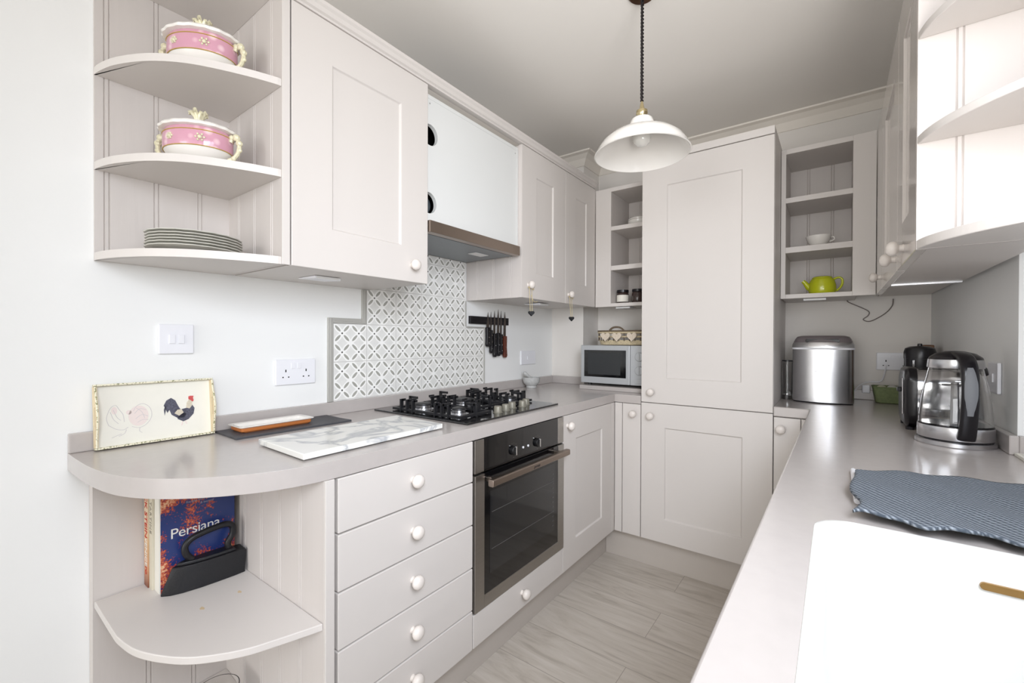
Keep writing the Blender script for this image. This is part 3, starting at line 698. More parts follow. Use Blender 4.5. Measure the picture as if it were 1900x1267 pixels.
for x_, y_, r_ in ((.215,1.234,.034),(.415,1.234,.027),(.255,1.435,.048),(.205,1.62,.027),(.370,1.62,.034)):
    b = MB(); b.lathe([(r_+.012,.9166),(r_+.012,.9200),(r_,.9225),(r_,.931),(r_+.002,.9345)], lambda x,y,h,x_=x_,y_=y_: (x_+x,y_+y,h)); o = obj('burner', b, STEELV, hb_, smooth=True)
    b = MB(); b.lathe([(r_-.002,.9348),(r_,.9365),(r_-.001,.941),(r_-.006,.943),(.001,.9435)], lambda x,y,h,x_=x_,y_=y_: (x_+x,y_+y,h)); obj('burner_cap', b, BLACKM, o, smooth=True)
for x_, y_ in ((.512,1.355),(.505,1.415),(.490,1.478),(.500,1.540),(.478,1.598)):
    b = MB(); b.lathe([(.0195,.9167),(.0195,.919),(.0165,.920),(.0155,.940),(.0135,.943),(.001,.9435)], lambda x,y,h,x_=x_,y_=y_: (x_+x,y_+y,h), 22); obj('control_knob', b, mat('knob_silver', (128,124,112), .45, metal=.2) if x_ == .512 else bpy.data.materials['knob_silver'], hb_, smooth=True)

# ------------------------------------------------------------------ under cabinet lights
def wedge_light(cx_, cy_, z, label, dx=1, dy=0, w=.09):
    b = MB(); t = thing('under_cabinet_light', label, 'light', (cx_, cy_, z-.02), 'under-cabinet lights')
    if dx: P = lambda p,q,r: (cx_+p, cy_+r, z+q)
    else: P = lambda p,q,r: (cx_+r, cy_-p, z+q)
    b.prism([(-.055,-.0005),(.055,-.0005),(.055,-.010),(-.045,-.004)], -w/2, w/2, P); obj('housing', b, WHITE, t, bevel=.0008)
    b = MB(); b.prism([(.0552,-.0015),(.0565,-.0015),(.0565,-.009),(.0552,-.009)], -w/2+.004, w/2-.004, P); obj('lens', b, LED, t)
wedge_light(.18, .80, ZU, 'flat wedge light under the large single-door wall cabinet')
wedge_light(.20, 2.10, ZU, 'wedge light under the two-door corner cabinet near the knives')
wedge_light(.53, 2.62, 1.410, 'wedge light under the narrow open shelves left of the fridge cabinet', 0, 1)
wedge_light(1.50, 2.62, 1.410, 'wedge light under the open shelves with the lime teapot', 0, 1)

# ------------------------------------------------------------------ switches and sockets
def plate(name, label, cat, T, s0, s1, z0, z1, feats, group=None):
    t = thing(name, label, cat, T((s0+s1)/2, (z0+z1)/2, 0), group)
    obj('face_plate', MB().box(s0, s1, z0, z1, .0003, .009, T), WHITE, t, bevel=.003)
    for k_, (a, c, e, f_, h) in feats:
        obj(k_, MB().box(a, c, e, f_, .009, h, T), WHITE if 'pin' not in k_ else DARK, t, bevel=.0006 if 'pin' not in k_ else 0)
    return t
TL = FX(0)
plate('light_switch', 'white double light switch on the left wall above the rooster tray', 'switch', TL, .4075, .4953, 1.1594, 1.2470, [('rocker_switch', (.433,.4475,1.190,1.216,.0125)), ('rocker_switch', (.4555,.470,1.190,1.216,.0125))])
def sock(T, a, z): 
    f = [('rocker_switch', (a+.055,a+.069,z+.058,z+.078,.0115)), ('rocker_switch', (a+.077,a+.091,z+.058,z+.078,.0115))]
    for c in (a+.036, a+.110): f += [('earth_pin_hole', (c-.002,c+.002,z+.046,z+.055,.0093)), ('pin_hole', (c-.0125,c-.0075,z+.026,z+.030,.0093)), ('pin_hole', (c+.0075,c+.0125,z+.026,z+.030,.0093))]
    return f
plate('double_socket', 'white double wall socket between the rooster tray and the patterned tiles', 'socket', TL, .7365, .8836, 1.0401, 1.1312, sock(TL,.7365,1.0401))
plate('wall_socket', 'small white fused spur on the left wall, above the stone mortar', 'socket', TL, 2.224, 2.3855, 1.0478, 1.1353, [('rocker_switch', (2.29,2.32,1.08,1.10,.011))])
TB = FY(YB)
plate('double_socket', 'white double wall socket on the end wall between the ice maker and toaster', 'socket', TB, 1.7465, 1.8925, 1.0620, 1.1470, sock(TB,1.7465,1.0560))
TWR = FXN(1.9632)
plate('wall_switch', 'white switch plate seen edge-on on the right wall behind the glass kettle', 'switch', TWR, 1.823, 1.922, 1.0530, 1.1430, [('rocker_switch', (1.86,1.885,1.085,1.110,.012))])

# ------------------------------------------------------------------ knife rack
kr = thing('magnetic_knife_rack', 'black magnetic knife rack on the left wall beside the tiles', 'rack', (.012,1.9,1.31))
b = MB(); b.box(1.745, 2.083, 1.290, 1.332, .0003, .016, TL); b.box(1.752, 2.076, 1.300, 1.305, .016, .018, TL); b.box(1.752, 2.076, 1.318, 1.323, .016, .018, TL)
obj('rack_bar', b, BLACKP, kr, bevel=.002)
kn = [(1.885,1.358,1.270,1.166,.016,'black','short knife with a wide black handle, leftmost on the magnetic rack'),
      (1.912,1.363,1.255,1.128,.009,'black','thin black-handled knife, second from left on the magnetic rack'),
      (1.944,1.368,1.236,1.106,.012,'black','black riveted-handle knife, third from left on the magnetic rack'),
      (1.978,1.378,1.240,1.110,.012,'black','tallest black-handled knife, fourth from left on the magnetic rack'),
      (2.004,1.372,1.232,1.118,.010,'black','slender black-handled knife next to the brown-handled one on the rack'),
      (2.040,1.368,1.222,1.100,.014,'brown','knife with a brown wooden handle, rightmost on the magnetic rack')]
BLADE = mat('blade_steel', (120,112,108), .3, metal=.9, noise=.05)
KWOOD = mat('rosewood', (96,48,34), .45, noise=.15, scale=60)
for y_, zt_, zh, ze, w_, c_, lab in kn:
    t = thing('kitchen_knife', lab, 'knife', (.022, y_, 1.3), 'knives on the magnetic rack')
    b = MB(); b.prism([(y_-w_*.8,zh),(y_+w_*.7,zh),(y_+w_*.7,zt_-.06),(y_+w_*.1,zt_),(y_-w_*.5,zt_-.05)], .0185, .0205, lambda p,q,r: (r,p,q)); obj('blade', b, BLADE, t)
    b = MB(); b.prism([(y_-w_,zh+.004),(y_+w_*.8,zh+.004),(y_+w_*.8,zh-.03),(y_+w_*.7,(zh+ze)/2),(y_+w_*1.05,ze+.012),(y_+w_*.6,ze),(y_-w_*.6,ze),(y_-w_,ze+.012),(y_-w_*.8,(zh+ze)/2)], .013, .030, lambda p,q,r: (r,p,q)); hd = obj('handle', b, KWOOD if c_ == 'brown' else BLACKP, t, bevel=.003)
    b = MB()
    for f in (.2,.5,.8):
        z_ = zh+(ze-zh)*f; b.lathe([(.0022,0),(.0022,.0006)], lambda x,y,h,z_=z_,y_=y_: (.030+h,y_+x,z_+y), 8)
    obj('rivet', b, CHROME, hd)

# ------------------------------------------------------------------ things on the left worktop
# rooster tray leaning on the wall
tr = thing('serving_tray', 'cream tray painted with a rooster and hens, leaning on the wall at the left end', 'tray', (.04,.4,.911))
A0 = Vector((.031,.2665,.912)); up = Vector((-.018,0,.170)).normalized(); nn = Vector((up.z,0,-up.x)); LY = .272; HT = .171
def TT(s, h, n): p_ = A0+Vector((0,s,0))+up*h+nn*n; return tuple(p_)
b = MB(); b.box(.006, LY-.006, .004, HT-.004, -.004, .0, TT); obj('tray_base', b, CREAM, tr)
b = MB(); b.box(.0, LY, .0, .005, -.004, .014, TT); obj('long_rim', b, RIMM, tr, bevel=.001)
b = MB(); b.box(0, LY, HT-.005, HT, -.004, .014, TT); obj('long_rim', b, RIMM, tr, bevel=.001)
for s0, s1 in ((0,.006),(LY-.006,LY)):
    zz = [(.006,.016),(.03,.019),(.06,.029),(HT/2,.034),(HT-.06,.029),(HT-.03,.019),(HT-.006,.016)]
    pl_ = [(h,n) for h,n in zz]+[(HT-.006,-.004),(.006,-.004)]
    hl = [(HT/2-.026,.016),(HT/2+.026,.016),(HT/2+.026,.024),(HT/2-.026,.024)]
    q = polyhole(pl_, [hl], s0, s1); q.v = [TT(z, x, y) for x, y, z in q.v]; obj('end_rim', q, CREAMR, tr)
    e_ = MB(); e_.tube([TT((s0+s1)/2, h, n) for h,n in zz], .0022, 6); obj('stitched_edge', e_, RIMM, tr)
def decal(par, name, polys, m_, s0, h0, sc, n=.0006, label=None):
    b = MB()
    for P_ in polys: b.prism(P_, 0, n, lambda p,q,r: TT(s0+p*sc, h0+q*sc, r+.0001))
    return obj(name, b, m_, par, label=label)
def ell(cx_, cy_, a, c, rot=0, k=20): return [(cx_+a*math.cos(t)*math.cos(rot)-c*math.sin(t)*math.sin(rot), cy_+a*math.cos(t)*math.sin(rot)+c*math.sin(t)*math.cos(rot)) for t in [2*PI*i/k for i in range(k)]]
FEATH = mat('slate_feather', (84,84,98), .6, noise=.45, scale=260); PALEF = mat('pale_feather', (214,204,184), .6, noise=.1, scale=300); COMB = mat('rooster_red', (204,84,84), .6); PINKL = mat('faint_pink_line', (238,224,218), .7); GREYL = mat('faint_grey_line', (204,198,200), .7)
rs, rh = .150, .062
decal(tr, 'painted_rooster', [[(0,.045),(.008,.062),(.022,.070),(.034,.060),(.042,.040),(.052,.020),(.066,.008),(.060,-.004),(.040,-.004),(.022,.010),(.016,.028),(.010,.018),(.006,.030)],[(.034,.012),(.050,.026),(.070,.030),(.084,.040),(.092,.026),(.088,.006),(.072,-.012),(.056,-.018),(.040,-.008)],[(.002,.01),(.0,.03),(.004,.044),(.008,.04),(.005,.024)]], FEATH, rs, rh, .82)
decal(tr, 'painted_neck', [[(.066,.030),(.068,.048),(.076,.060),(.086,.056),(.084,.036),(.076,.026)],[(.030,.014),(.040,.026),(.052,.026),(.058,.014),(.044,.004)]], PALEF, rs, rh, .82, n=.0009)
decal(tr, 'painted_comb', [[(.074,.060),(.074,.070),(.080,.072),(.090,.071),(.088,.064),(.090,.054),(.086,.050),(.080,.056)]], COMB, rs, rh, .82, n=.0011)
decal(tr, 'painted_legs', [[(.052,-.017),(.055,-.017),(.054,-.030),(.048,-.032)],[(.060,-.017),(.063,-.016),(.068,-.028),(.064,-.029)]], PINKL, rs, rh, .82)
def strokes(par, name, paths, m_, r=.0006):
    b = MB()
    for P_ in paths: b.tube([TT(s, h, .0003) for s, h in spline([(x, y, 0) for x, y in P_], 4) and [(q[0], q[1]) for q in spline([(x, y, 0) for x, y in P_], 4)]], r, 4)
    return obj(name, b, m_, par)
HENR = .0005
strokes(tr, 'painted_hens', [[(.030,.060),(.026,.080),(.034,.105),(.045,.112),(.052,.100)],[(.030,.060),(.045,.048),(.060,.044),(.070,.05)],[(.052,.100),(.060,.085),(.062,.065)],[(.034,.095),(.040,.075),(.050,.062)],[(.040,.100),(.047,.080),(.055,.07)],[(.084,.085),(.096,.097),(.110,.092)],[(.086,.070),(.100,.080),(.114,.074)],[(.090,.060),(.102,.066),(.114,.064)],[(.088,.100),(.1,.088),(.106,.07)],[(.056,.034),(.045,.030),(.036,.026)],[(.078,.050),(.095,.045),(.112,.055),(.122,.075),(.118,.098),(.104,.110),(.090,.106),(.082,.092)],[(.066,.044),(.062,.034),(.050,.028)],[(.095,.045),(.094,.036),(.100,.030)]], GREYL)
decal(tr, 'painted_hen_bodies', [ell(.093,.078,.022,.028), ell(.042,.098,.006,.010), ell(.072,.090,.006,.006)], PINKL, 0, 0, 1, n=.0004)

# slate board, dish, marble
b = MB(); b.prism([(.026,.545),(.186,.543),(.189,.72),(.192,.916),(.110,.914),(.026,.918),(.024,.73)], .9101, .9165); sl = obj('slate_board', b, SLATE, bevel=.001, loc=(.1,.73,.91)); tag(sl, 'dark grey rectangular slate board beside the rooster tray', 'board')
ds = thing('rectangular_dish', 'long white dish with a copper glazed outside, on the dark slate board', 'dish', (.10,.70,.9168))
def rq(x0,x1,y0,y1,z,r=.008): return [(x,y,z) for x,y in rrect(x0,x1,y0,y1,r,4)]
x0,x1,y0,y1 = .055,.140,.576,.798
b = MB(); b.loft([rq(x0+.006,x1-.006,y0+.006,y1-.006,.9168), rq(x0+.001,x1-.001,y0+.001,y1-.001,.9215), rq(x0,x1,y0,y1,.9310)], True, False); obj('outer_body', b, COPPER, ds, smooth=True)
b = MB(); b.loft([rq(x0,x1,y0,y1,.9310), rq(x0-.006,x1+.006,y0-.006,y1+.006,.9345), rq(x0-.006,x1+.006,y0-.006,y1+.006,.9365), rq(x0+.006,x1-.006,y0+.006,y1-.006,.9345), rq(x0+.012,x1-.012,y0+.012,y1-.012,.926)], False, True); obj('white_inside', b, PORC, ds, smooth=True, label='white glazed inside and rim')
b = MB(); b.prism([(.305,.552),(.560,.544),(.548,1.018),(.300,1.030)], .9135, .9285); mbo = MB()
mt = thing('marble_board', 'white grey-veined marble slab at the front of the worktop by the hob', 'board', (.43,.78,.91))
obj('marble_slab', b, MARBLE, mt, bevel=.002)
b = MB()
for x_, y_ in ((.33,.58),(.53,.575),(.33,1.0),(.52,.99)): b.lathe([(.006,.9101),(.006,.9135)], lambda x,y,h,x_=x_,y_=y_: (x_+x,y_+y,h), 10)
obj('rubber_foot', b, WHITE, mt)
# mortar and pestle
mo = thing('mortar', 'grey speckled stone mortar in the left worktop corner below the hanging hearts', 'mortar', (.075,2.235,.91))
b = MB(); b.lathe([(.030,.9102),(.032,.914),(.030,.922),(.036,.928),(.048,.940),(.053,.956),(.054,.974),(.050,.975),(.046,.960),(.034,.942),(.004,.936)], lambda x,y,h: (.078+x,2.235+y,h), 32); obj('bowl', b, STONE, mo, smooth=True)
pe = MB(); pe.tube([(.092,2.26,.944),(.082,2.24,.962),(.066,2.215,.984),(.056,2.198,1.000),(.053,2.192,1.006)], [.012,.010,.0085,.012,.007], 12); pe = obj('pestle', pe, STONE, smooth=True, loc=(.08,2.23,.944)); tag(pe, 'stone pestle resting in the mortar with its rounded end up', 'pestle')

# ------------------------------------------------------------------ hanging hearts
def heart(r, k=24): return [(r*.062*16*math.sin(t)**3, r*.062*(13*math.cos(t)-5*math.cos(2*t)-2*math.cos(3*t)-math.cos(4*t))) for t in [2*PI*i/k for i in range(k)]]
for y_, z_, yk, zk, lab in ((1.762,1.335,1.7862,1.4755,'left'),(2.172,1.325,2.1907,1.4624,'right')):
    t = thing('hanging_heart', 'small dark heart on gold string hanging from the %s knob of the two-door corner cabinet' % lab, 'ornament', (.392,yk,z_))
    x_ = .3735
    b = MB(); b.prism(heart(.014), -.004, .004, lambda p,q,r: (x_+.012+p*.6+r, yk+p*.8-.01, z_+q)); obj('heart', b, BLACKM, t, bevel=.001)
    st = MB()
    for s in (-1,1): st.tube(spline([(x_, yk+s*.004, zk+.0075),(x_+.003, yk+s*.010-.003, zk-.02),(x_+.008, yk-.008+s*.010, (zk+z_)/2),(x_+.012, yk-.01+s*.008, z_+.009)], 5), .0011, 6)
    st.tube(spline([(x_+.002,yk-.022,zk-.016),(x_+.003,yk-.008,zk-.010),(x_+.003,yk+.008,zk-.012),(x_+.003,yk+.026,zk-.022)],5), .0022, 6)
    if lab == 'left': st.tube(spline([(x_+.004,yk,zk-.05),(x_+.007,yk+.012,zk-.075),(x_+.004,yk+.035,zk-.083),(x_+.002,yk+.06,zk-.078)],5), .0013, 6)
    obj('string', st, STRING, t, smooth=True)

# ------------------------------------------------------------------ microwave, board and basket
o = obj('microwave_board', MB().box(.338, .7565, 2.370, 2.805, .9103, .9340), WORK, bevel=.002, loc=(.55,2.6,.91)); tag(o, 'low taupe board on the worktop underneath the microwave', 'board')
MWG = mat('silver_plastic', (182,184,186), .35, metal=.25, noise=.01)
mw = thing('microwave', 'silver microwave with a black window in the far left corner', 'microwave', (.54,2.6,.934))
TM = FY(2.402)
b = MB(); b.box(.332, .752, 2.425, 2.78, .945, 1.172); obj('case', b, MWG, mw, bevel=.008, seg=3)
b = MB(); b.box(.330, .6405, .9465, 1.1735, -.022, 0, TM); dd = obj('door', b, MWG, mw, bevel=.004)
obj('window', MB().box(.3538, .6180, .985, 1.1445, .0003, .0014, TM), BLACKG, dd)
obj('window_mesh', MB().box(.379, .585, 1.000, 1.128, .0014, .0018, TM), mat('perforated_mesh', (46,48,50), .4, noise=.15, scale=400), dd)
b = MB(); b.box(.6420, .7535, .9465, 1.1735, -.022, 0, TM); cpm = obj('control_panel', b, MWG, mw, bevel=.004)
for z_ in (1.110, 1.032):
    b = MB(); b.lathe([(.026,.0003),(.025,.012),(.023,.015),(.001,.0155)], lambda x,y,h,z_=z_: TM(.700+x, z_+y, h), 24); kk = obj('dial', b, MWG, cpm, smooth=True)
    obj('dial_grip', MB().box(.6975, .7025, z_-.022, z_+.022, .0155, .021, TM), MWG, kk, bevel=.001)
obj('open_button', MB().box(.668, .735, .960, .985, .0003, .004, TM), MWG, cpm, bevel=.001)
b = MB()
for x_ in (.37,.71):
    for y_ in (2.45,2.74): b.lathe([(.012,.9342),(.012,.9455)], lambda x,y,h,x_=x_,y_=y_: (x_+x,y_+y,h), 12)
obj('foot', b, BLACKP, mw)
bk = thing('wicker_basket', 'pale wicker basket with dark rim on top of the microwave', 'basket', (.54,2.56,1.174))
def rb_(d, z): return [(x, y, z) for x, y in rrect(.405-d, .735+d*.1, 2.485-d, 2.70+d, .05, 5)]
b = MB(); b.loft([rb_(-.012,1.1745), rb_(0,1.1765), rb_(.008,1.205)], True, False); b.loft([rb_(.008,1.205), rb_(.003,1.205), rb_(-.004,1.179)], False, True); obj('woven_base', b, WICKER, bk)
b = MB()
for k_, z_ in ((.012,1.250),(.010,1.225)): b.tube([p_ for p_ in rb_(k_, z_)], .005, 6, closed=True)
obj('rim_cane', b, WICKER, bk, smooth=True)
b = MB(); b.tube([p_ for p_ in rb_(.013, 1.2595)], .0045, 6, closed=True); obj('dark_rim', b, WICKERD, bk, smooth=True)
b = MB(); L_ = rb_(.010, 0)
for i in range(0, len(L_), 2): x_, y_, _ = L_[i]; b.tube([(x_,y_,1.200),(x_,y_,1.258)], .003, 5)
for i in range(9): b.tube([(.445+i*.033,2.474,1.200),(.445+i*.033,2.474,1.258)], .003, 5)
obj('stake', b, WICKERD, bk, smooth=True)
b = MB(); b.tube(spline([(.485,2.474,1.262),(.505,2.472,1.278),(.530,2.472,1.282),(.555,2.472,1.278),(.575,2.474,1.262)],4), .006, 6); obj('handle', b, WICKERD, bk, smooth=True)
for i, x_ in enumerate((.468,.540,.632)):
    b = MB(); b.prism(heart(.030), -.007, .007, lambda p,q,r,x_=x_: (x_+p, 2.455+r, 1.226+q)); o = obj('wicker_heart', b, HEARTM, bk, bevel=.003)

# ------------------------------------------------------------------ inside the open units
b = MB()
bw = thing('covered_bowl', 'white covered bowl on the upper shelf left of the fridge cabinet', 'bowl', (.575,2.68,1.904))
b.lathe([(.040,1.9042),(.055,1.912),(.068,1.930),(.070,1.950),(.066,1.954)], lambda x,y,h: (.590+x,2.68+y,h), 32); obj('bowl', b, PORC, bw, smooth=True)
b = MB(); b.lathe([(.068,1.9545),(.069,1.960),(.060,1.970),(.030,1.978),(.001,1.980)], lambda x,y,h: (.590+x,2.68+y,h), 32); obj('lid', b, PORC, bw, smooth=True)
BROWNJ = mat('dark_jar_glass', (60,46,42), .15, coat=.3)
for x_, m_, lab in ((.512,BROWNJ,'small glass jar with a white label on the lowest shelf left of the fridge cabinet'),(.610,BROWNJ,'dark brown jar beside the labelled jar, next to the fridge cabinet')):
    t = thing('storage_jar', lab, 'jar', (x_,2.61,1.431))
    b = MB(); b.lathe([(.034,1.4312),(.037,1.436),(.037,1.492),(.031,1.500)], lambda x,y,h,x_=x_: (x_+x,2.61+y,h), 24); obj('jar_body', b, m_, t, smooth=True)
    b = MB(); b.lathe([(.036,1.5005),(.036,1.516),(.001,1.518)], lambda x,y,h,x_=x_: (x_+x,2.61+y,h), 24); obj('jar_lid', b, BLACKP, t, smooth=True)
    if x_ < .55:
        b = MB(); rings = [[(x_+.0375*math.cos(a), 2.61+.0375*math.sin(a), z_) for a in [PI*1.05+PI*.95*i/14 for i in range(15)]] for z_ in (1.442,1.484)]
        b.loft(rings, False, False, closed=False); obj('label', b, PAPER, t)
# lime teapot
tp = thing('teapot', 'lime green teapot on the bottom shelf of the right open unit', 'teapot', (1.53,2.62,1.431))
C_ = lambda x,y,h: (1.528+x,2.62+y,h)
b = MB(); b.lathe([(.046,1.4312),(.052,1.434),(.057,1.450),(.056,1.475),(.050,1.498),(.043,1.508),(.041,1.509)], C_, 36); obj('pot_body', b, YGREEN, tp, smooth=True)
b = MB(); b.lathe([(.040,1.5092),(.041,1.513),(.034,1.517),(.006,1.519),(.001,1.519)], C_, 30); obj('lid', b, YGREEN, tp, smooth=True)
b = MB(); b.tube([(1.490,2.615,1.455),(1.472,2.612,1.470),(1.459,2.610,1.490),(1.450,2.608,1.500)], [.018,.014,.010,.009], 14); obj('spout', b, YGREEN, tp, smooth=True)
b = MB(); b.tube(spline([(1.572,2.62,1.502),(1.592,2.622,1.509),(1.606,2.624,1.500),(1.606,2.624,1.475),(1.592,2.622,1.452),(1.574,2.62,1.444)],6), .0052, 10); obj('handle', b, YGREEN, tp, smooth=True)
cu = thing('cup', 'off-white handled cup on the middle shelf above the lime teapot', 'cup', (1.51,2.64,1.662))
C_ = lambda x,y,h: (1.512+x,2.62+y,h)
b = MB(); b.lathe([(.024,1.6622),(.028,1.667),(.042,1.684),(.050,1.704),(.053,1.716),(.051,1.716),(.046,1.702),(.026,1.672),(.002,1.670)], C_, 32); obj('bowl', b, PORC, cu, smooth=True)
b = MB(); b.tube(spline([(1.558,2.622,1.706),(1.572,2.624,1.708),(1.574,2.624,1.694),(1.556,2.622,1.686)],5), .0032, 8); obj('handle', b, PORC, cu, smooth=True)

# ------------------------------------------------------------------ ice maker
im = thing('ice_maker', 'silver countertop ice maker with a dark lid in the right back corner', 'ice maker', (1.535,2.65,.91))
def se(x0, x1, y0, y1, z, ins=0, k=40, front=.028):
    cx_, a = (x0+x1)/2, (x1-x0)/2-ins; out = []
    P_ = rrect(-a, a, y0+ins, y1-ins, .022, 5)
    for x, y in P_:
        t = (y1-y)/(y1-y0); out.append((cx_+x, y-front*t*(1-(x/a)**2), z))
    return out
def dens(P_):      # add points along the front so it can bulge
    out = []
    for i in range(len(P_)):
        a, b_ = P_[i], P_[(i+1) % len(P_)]; out.append(a)
        if abs(a[0]-b_[0]) > .1:
            for j in range(1, 12): out.append(tuple(a[k]+(b_[k]-a[k])*j/12 for k in range(3)))
    return out
def sed(z, ins=0):
    x0, x1, y0, y1 = 1.4135, 1.6530, 2.525, 2.79; a = (x1-x0)/2-ins; cx_ = (x0+x1)/2
    P_ = dens([(x, y, z) for x, y in rrect(x0+ins, x1-ins, y0+ins, y1-ins, .022, 5)])
    return [(x, y-.026*((y1-y)/(y1-y0))*(1-((x-cx_)/a)**2), z) for x, y, z in P_]
b = MB(); b.loft([sed(.9102,.004), sed(.916,.003)]); obj('base', b, BLACKP, im)
b = MB(); b.loft([sed(.9162,0), sed(1.163,0)]); bd = obj('body', b, STEELV, im, smooth=True)
b = MB(); b.loft([sed(1.1632,-.002), sed(1.1715,-.003)]); obj('white_band', b, WHITE, im, smooth=True)
b = MB(); b.loft([sed(1.1717,-.002), sed(1.186,-.001), sed(1.197,.004)]); obj('collar', b, STEELV, im, smooth=True)
b = MB(); b.loft([sed(1.1972,.004), sed(1.212,.010), sed(1.224,.018), sed(1.229,.034)]); obj('lid', b, mat('smoked_lid', (112,104,106), .22, coat=.3), im, smooth=True)
b = MB(); b.prism(rrect(-.066,.066,-.0065,.0065,.006), .0, .003, lambda p,q,r: (1.533+p, 2.5055+.026*(p/.12)**2-r, 1.2045+q*1.25)); cpi = obj('control_strip', b, BLACKP, im)
text('andrew james', .0085, frameM((1.532, 2.4985, 1.062), (1,0,0), (0,0,1)), INK, im, extr=.0004, space=1.1)
# tall glass jug left of it
gj = thing('glass_jug', 'tall clear glass with a dark base squeezed between fridge side and ice maker', 'glass', (1.388,2.62,.91))
C_ = lambda x,y,h: (1.388+x,2.60+y,h)
b = MB(); b.lathe([(.022,.9102),(.023,.913),(.0225,1.10),(.021,1.10),(.0205,.930),(.001,.929)], C_, 28); obj('vessel', b, GLASS, gj, smooth=True)
b = MB(); b.lathe([(.0235,1.1005),(.0235,1.106),(.001,1.107)], C_, 24); obj('cap', b, BLACKP, gj, smooth=True)
b = MB(); b.tube([(1.388,2.60,.93),(1.388,2.60,1.10)], .002, 8); b.lathe([(.019,.935),(.019,.939)], C_, 20); obj('plunger', b, CHROME, gj, smooth=True)
# cables
def curve_thing(name, pts, r, m_, label, cat, k=8):
    P_ = spline(pts, k); b = MB(); b.tube(P_, r, 6); o = obj(name, b, m_, smooth=True, loc=P_[0]); tag(o, label, cat); return o
curve_thing('cable', [(1.628,2.800,1.4085),(1.640,2.815,1.398),(1.690,2.820,1.370),(1.716,2.821,1.350),(1.712,2.821,1.330),(1.694,2.821,1.312),(1.722,2.821,1.303),(1.775,2.820,1.337),(1.803,2.815,1.375),(1.806,2.800,1.4085)], .0022, CABLE, 'thin grey loop of cable hanging below the right open shelves', 'cable')
curve_thing('power_cord', [(1.6585,2.70,.962),(1.68,2.76,.985),(1.715,2.80,1.000),(1.76,2.806,1.005),(1.775,2.81,1.04),(1.782,2.805,1.085)], .003, WHITE, 'pale power cord running from the ice maker to the end wall socket', 'cord')
pg = thing('plug', 'white plug at the foot of the end wall between ice maker and green basket', 'plug', (1.705,2.80,.96))
obj('plug_body', MB().box(1.690, 1.722, 2.795, 2.8115, .945, .985), WHITE, pg, bevel=.004)
# green basket of bits
gb = thing('small_basket', 'sage green basket of small bits in the right back corner', 'basket', (1.79,2.735,.91))
def gbr(d, z): return [(x, y, z) for x, y in rrect(1.738-d, 1.860+d, 2.690-d, 2.780+d, .018, 5)]
b = MB(); b.loft([gbr(-.006,.9102), gbr(0,.914), gbr(.012,.985)], True, False); b.loft([gbr(.012,.985), gbr(.008,.985), gbr(-.004,.917)], False, True); obj('wicker_body', b, GREENB, gb, smooth=True)
b = MB(); b.tube(gbr(.011,.986), .0035, 6, closed=True); obj('rim', b, GREENB, gb, smooth=True)
for i, (x_, y_, z_, r_, m_) in enumerate(((1.76,2.72,.978,.017,'a'),(1.80,2.74,.977,.018,'b'),(1.838,2.73,.979,.016,'c'))):
    mm = {'a': mat('pale_packet', (196,196,170), .5), 'b': mat('white_packet', (214,214,206), .5), 'c': mat('blue_grey_packet', (150,150,170), .5)}[m_]
    b = MB(); b.sphere((x_,y_,z_), r_, 12, 8, 1.2, 1.3, .95); o = obj('sachet', b, mm, smooth=True, loc=(x_,y_,z_)); tag(o, ['yellowish packet at the left inside the sage green basket','white packet in the middle of the sage green basket','blue-grey packet at the right inside the sage green basket'][i], 'packet', 'packets in the green basket')
# wooden board in the corner
b = MB(); b.box(1.884, 1.921, 2.56, 2.69, .9103, 1.188); o = obj('wooden_block', b, WOODB, bevel=.004, loc=(1.915,2.62,.91)); tag(o, 'brown wooden block standing in the corner behind the coffee maker', 'block')
# black coffee grinder behind toaster
cg = thing('coffee_maker', 'black coffee maker with a domed lid standing behind the toaster', 'coffee maker', (1.852,2.33,.91))
C_ = lambda x,y,h: (1.850+x,2.34+y,h)
b = MB(); b.lathe([(.045,.9102),(.047,.918),(.047,1.135)], C_, 28); obj('body', b, BLACKP, cg, smooth=True)
b = MB(); b.lathe([(.048,1.1352),(.0485,1.160),(.044,1.176),(.030,1.183),(.008,1.185),(.007,1.194),(.001,1.195)], C_, 28); obj('lid', b, BLACKP, cg, smooth=True)
b = MB(); b.box(1.824, 1.830, 2.292, 2.296, .95, 1.13); obj('chrome_strip', b, CHROME, cg)
# toaster
to = thing('toaster', 'chrome two-slice toaster with glossy black ends behind the glass kettle', 'toaster', (1.85,2.02,.91))
def tz(x, ins=0):
    P_ = rrect(1.935+ins, 2.130-ins, .918+ins, 1.115-ins, .045, 6); return [(x, y, z) for y, z in P_]
b = MB(); b.loft([tz(1.800,.004), tz(1.905,.004)]); bt = obj('chrome_body', b, CHROME, to, smooth=True)
b = MB(); b.loft([tz(1.768,.020), tz(1.772,.006), tz(1.780,0), tz(1.800,0)]); e1 = obj('end_cap', b, BLACKP, to, smooth=True)
b = MB(); b.loft([tz(1.905,0), tz(1.922,0), tz(1.930,.006), tz(1.933,.020)]); obj('end_cap', b, BLACKP, to, smooth=True)
b = MB(); b.box(1.806, 1.900, 1.975, 2.000, 1.106, 1.1118); b.box(1.806, 1.900, 2.055, 2.080, 1.106, 1.1118); obj('slot', b, DARK, to)
b = MB(); b.tube([(1.7665,1.965,.96),(1.7655,1.962,1.08)], .0022, 8); obj('trim_line', b, CHROME, e1)
b = MB(); b.box(1.757, 1.768, 2.015, 2.050, 1.03, 1.045); obj('lever', b, BLACKP, e1, bevel=.002)
b = MB()
for x_ in (1.785,1.915):
    for y_ in (1.96,2.10): b.lathe([(.012,.9102),(.012,.920)], lambda x,y,h,x_=x_,y_=y_: (x_+x,y_+y,h), 10)
obj('foot', b, BLACKP, to)

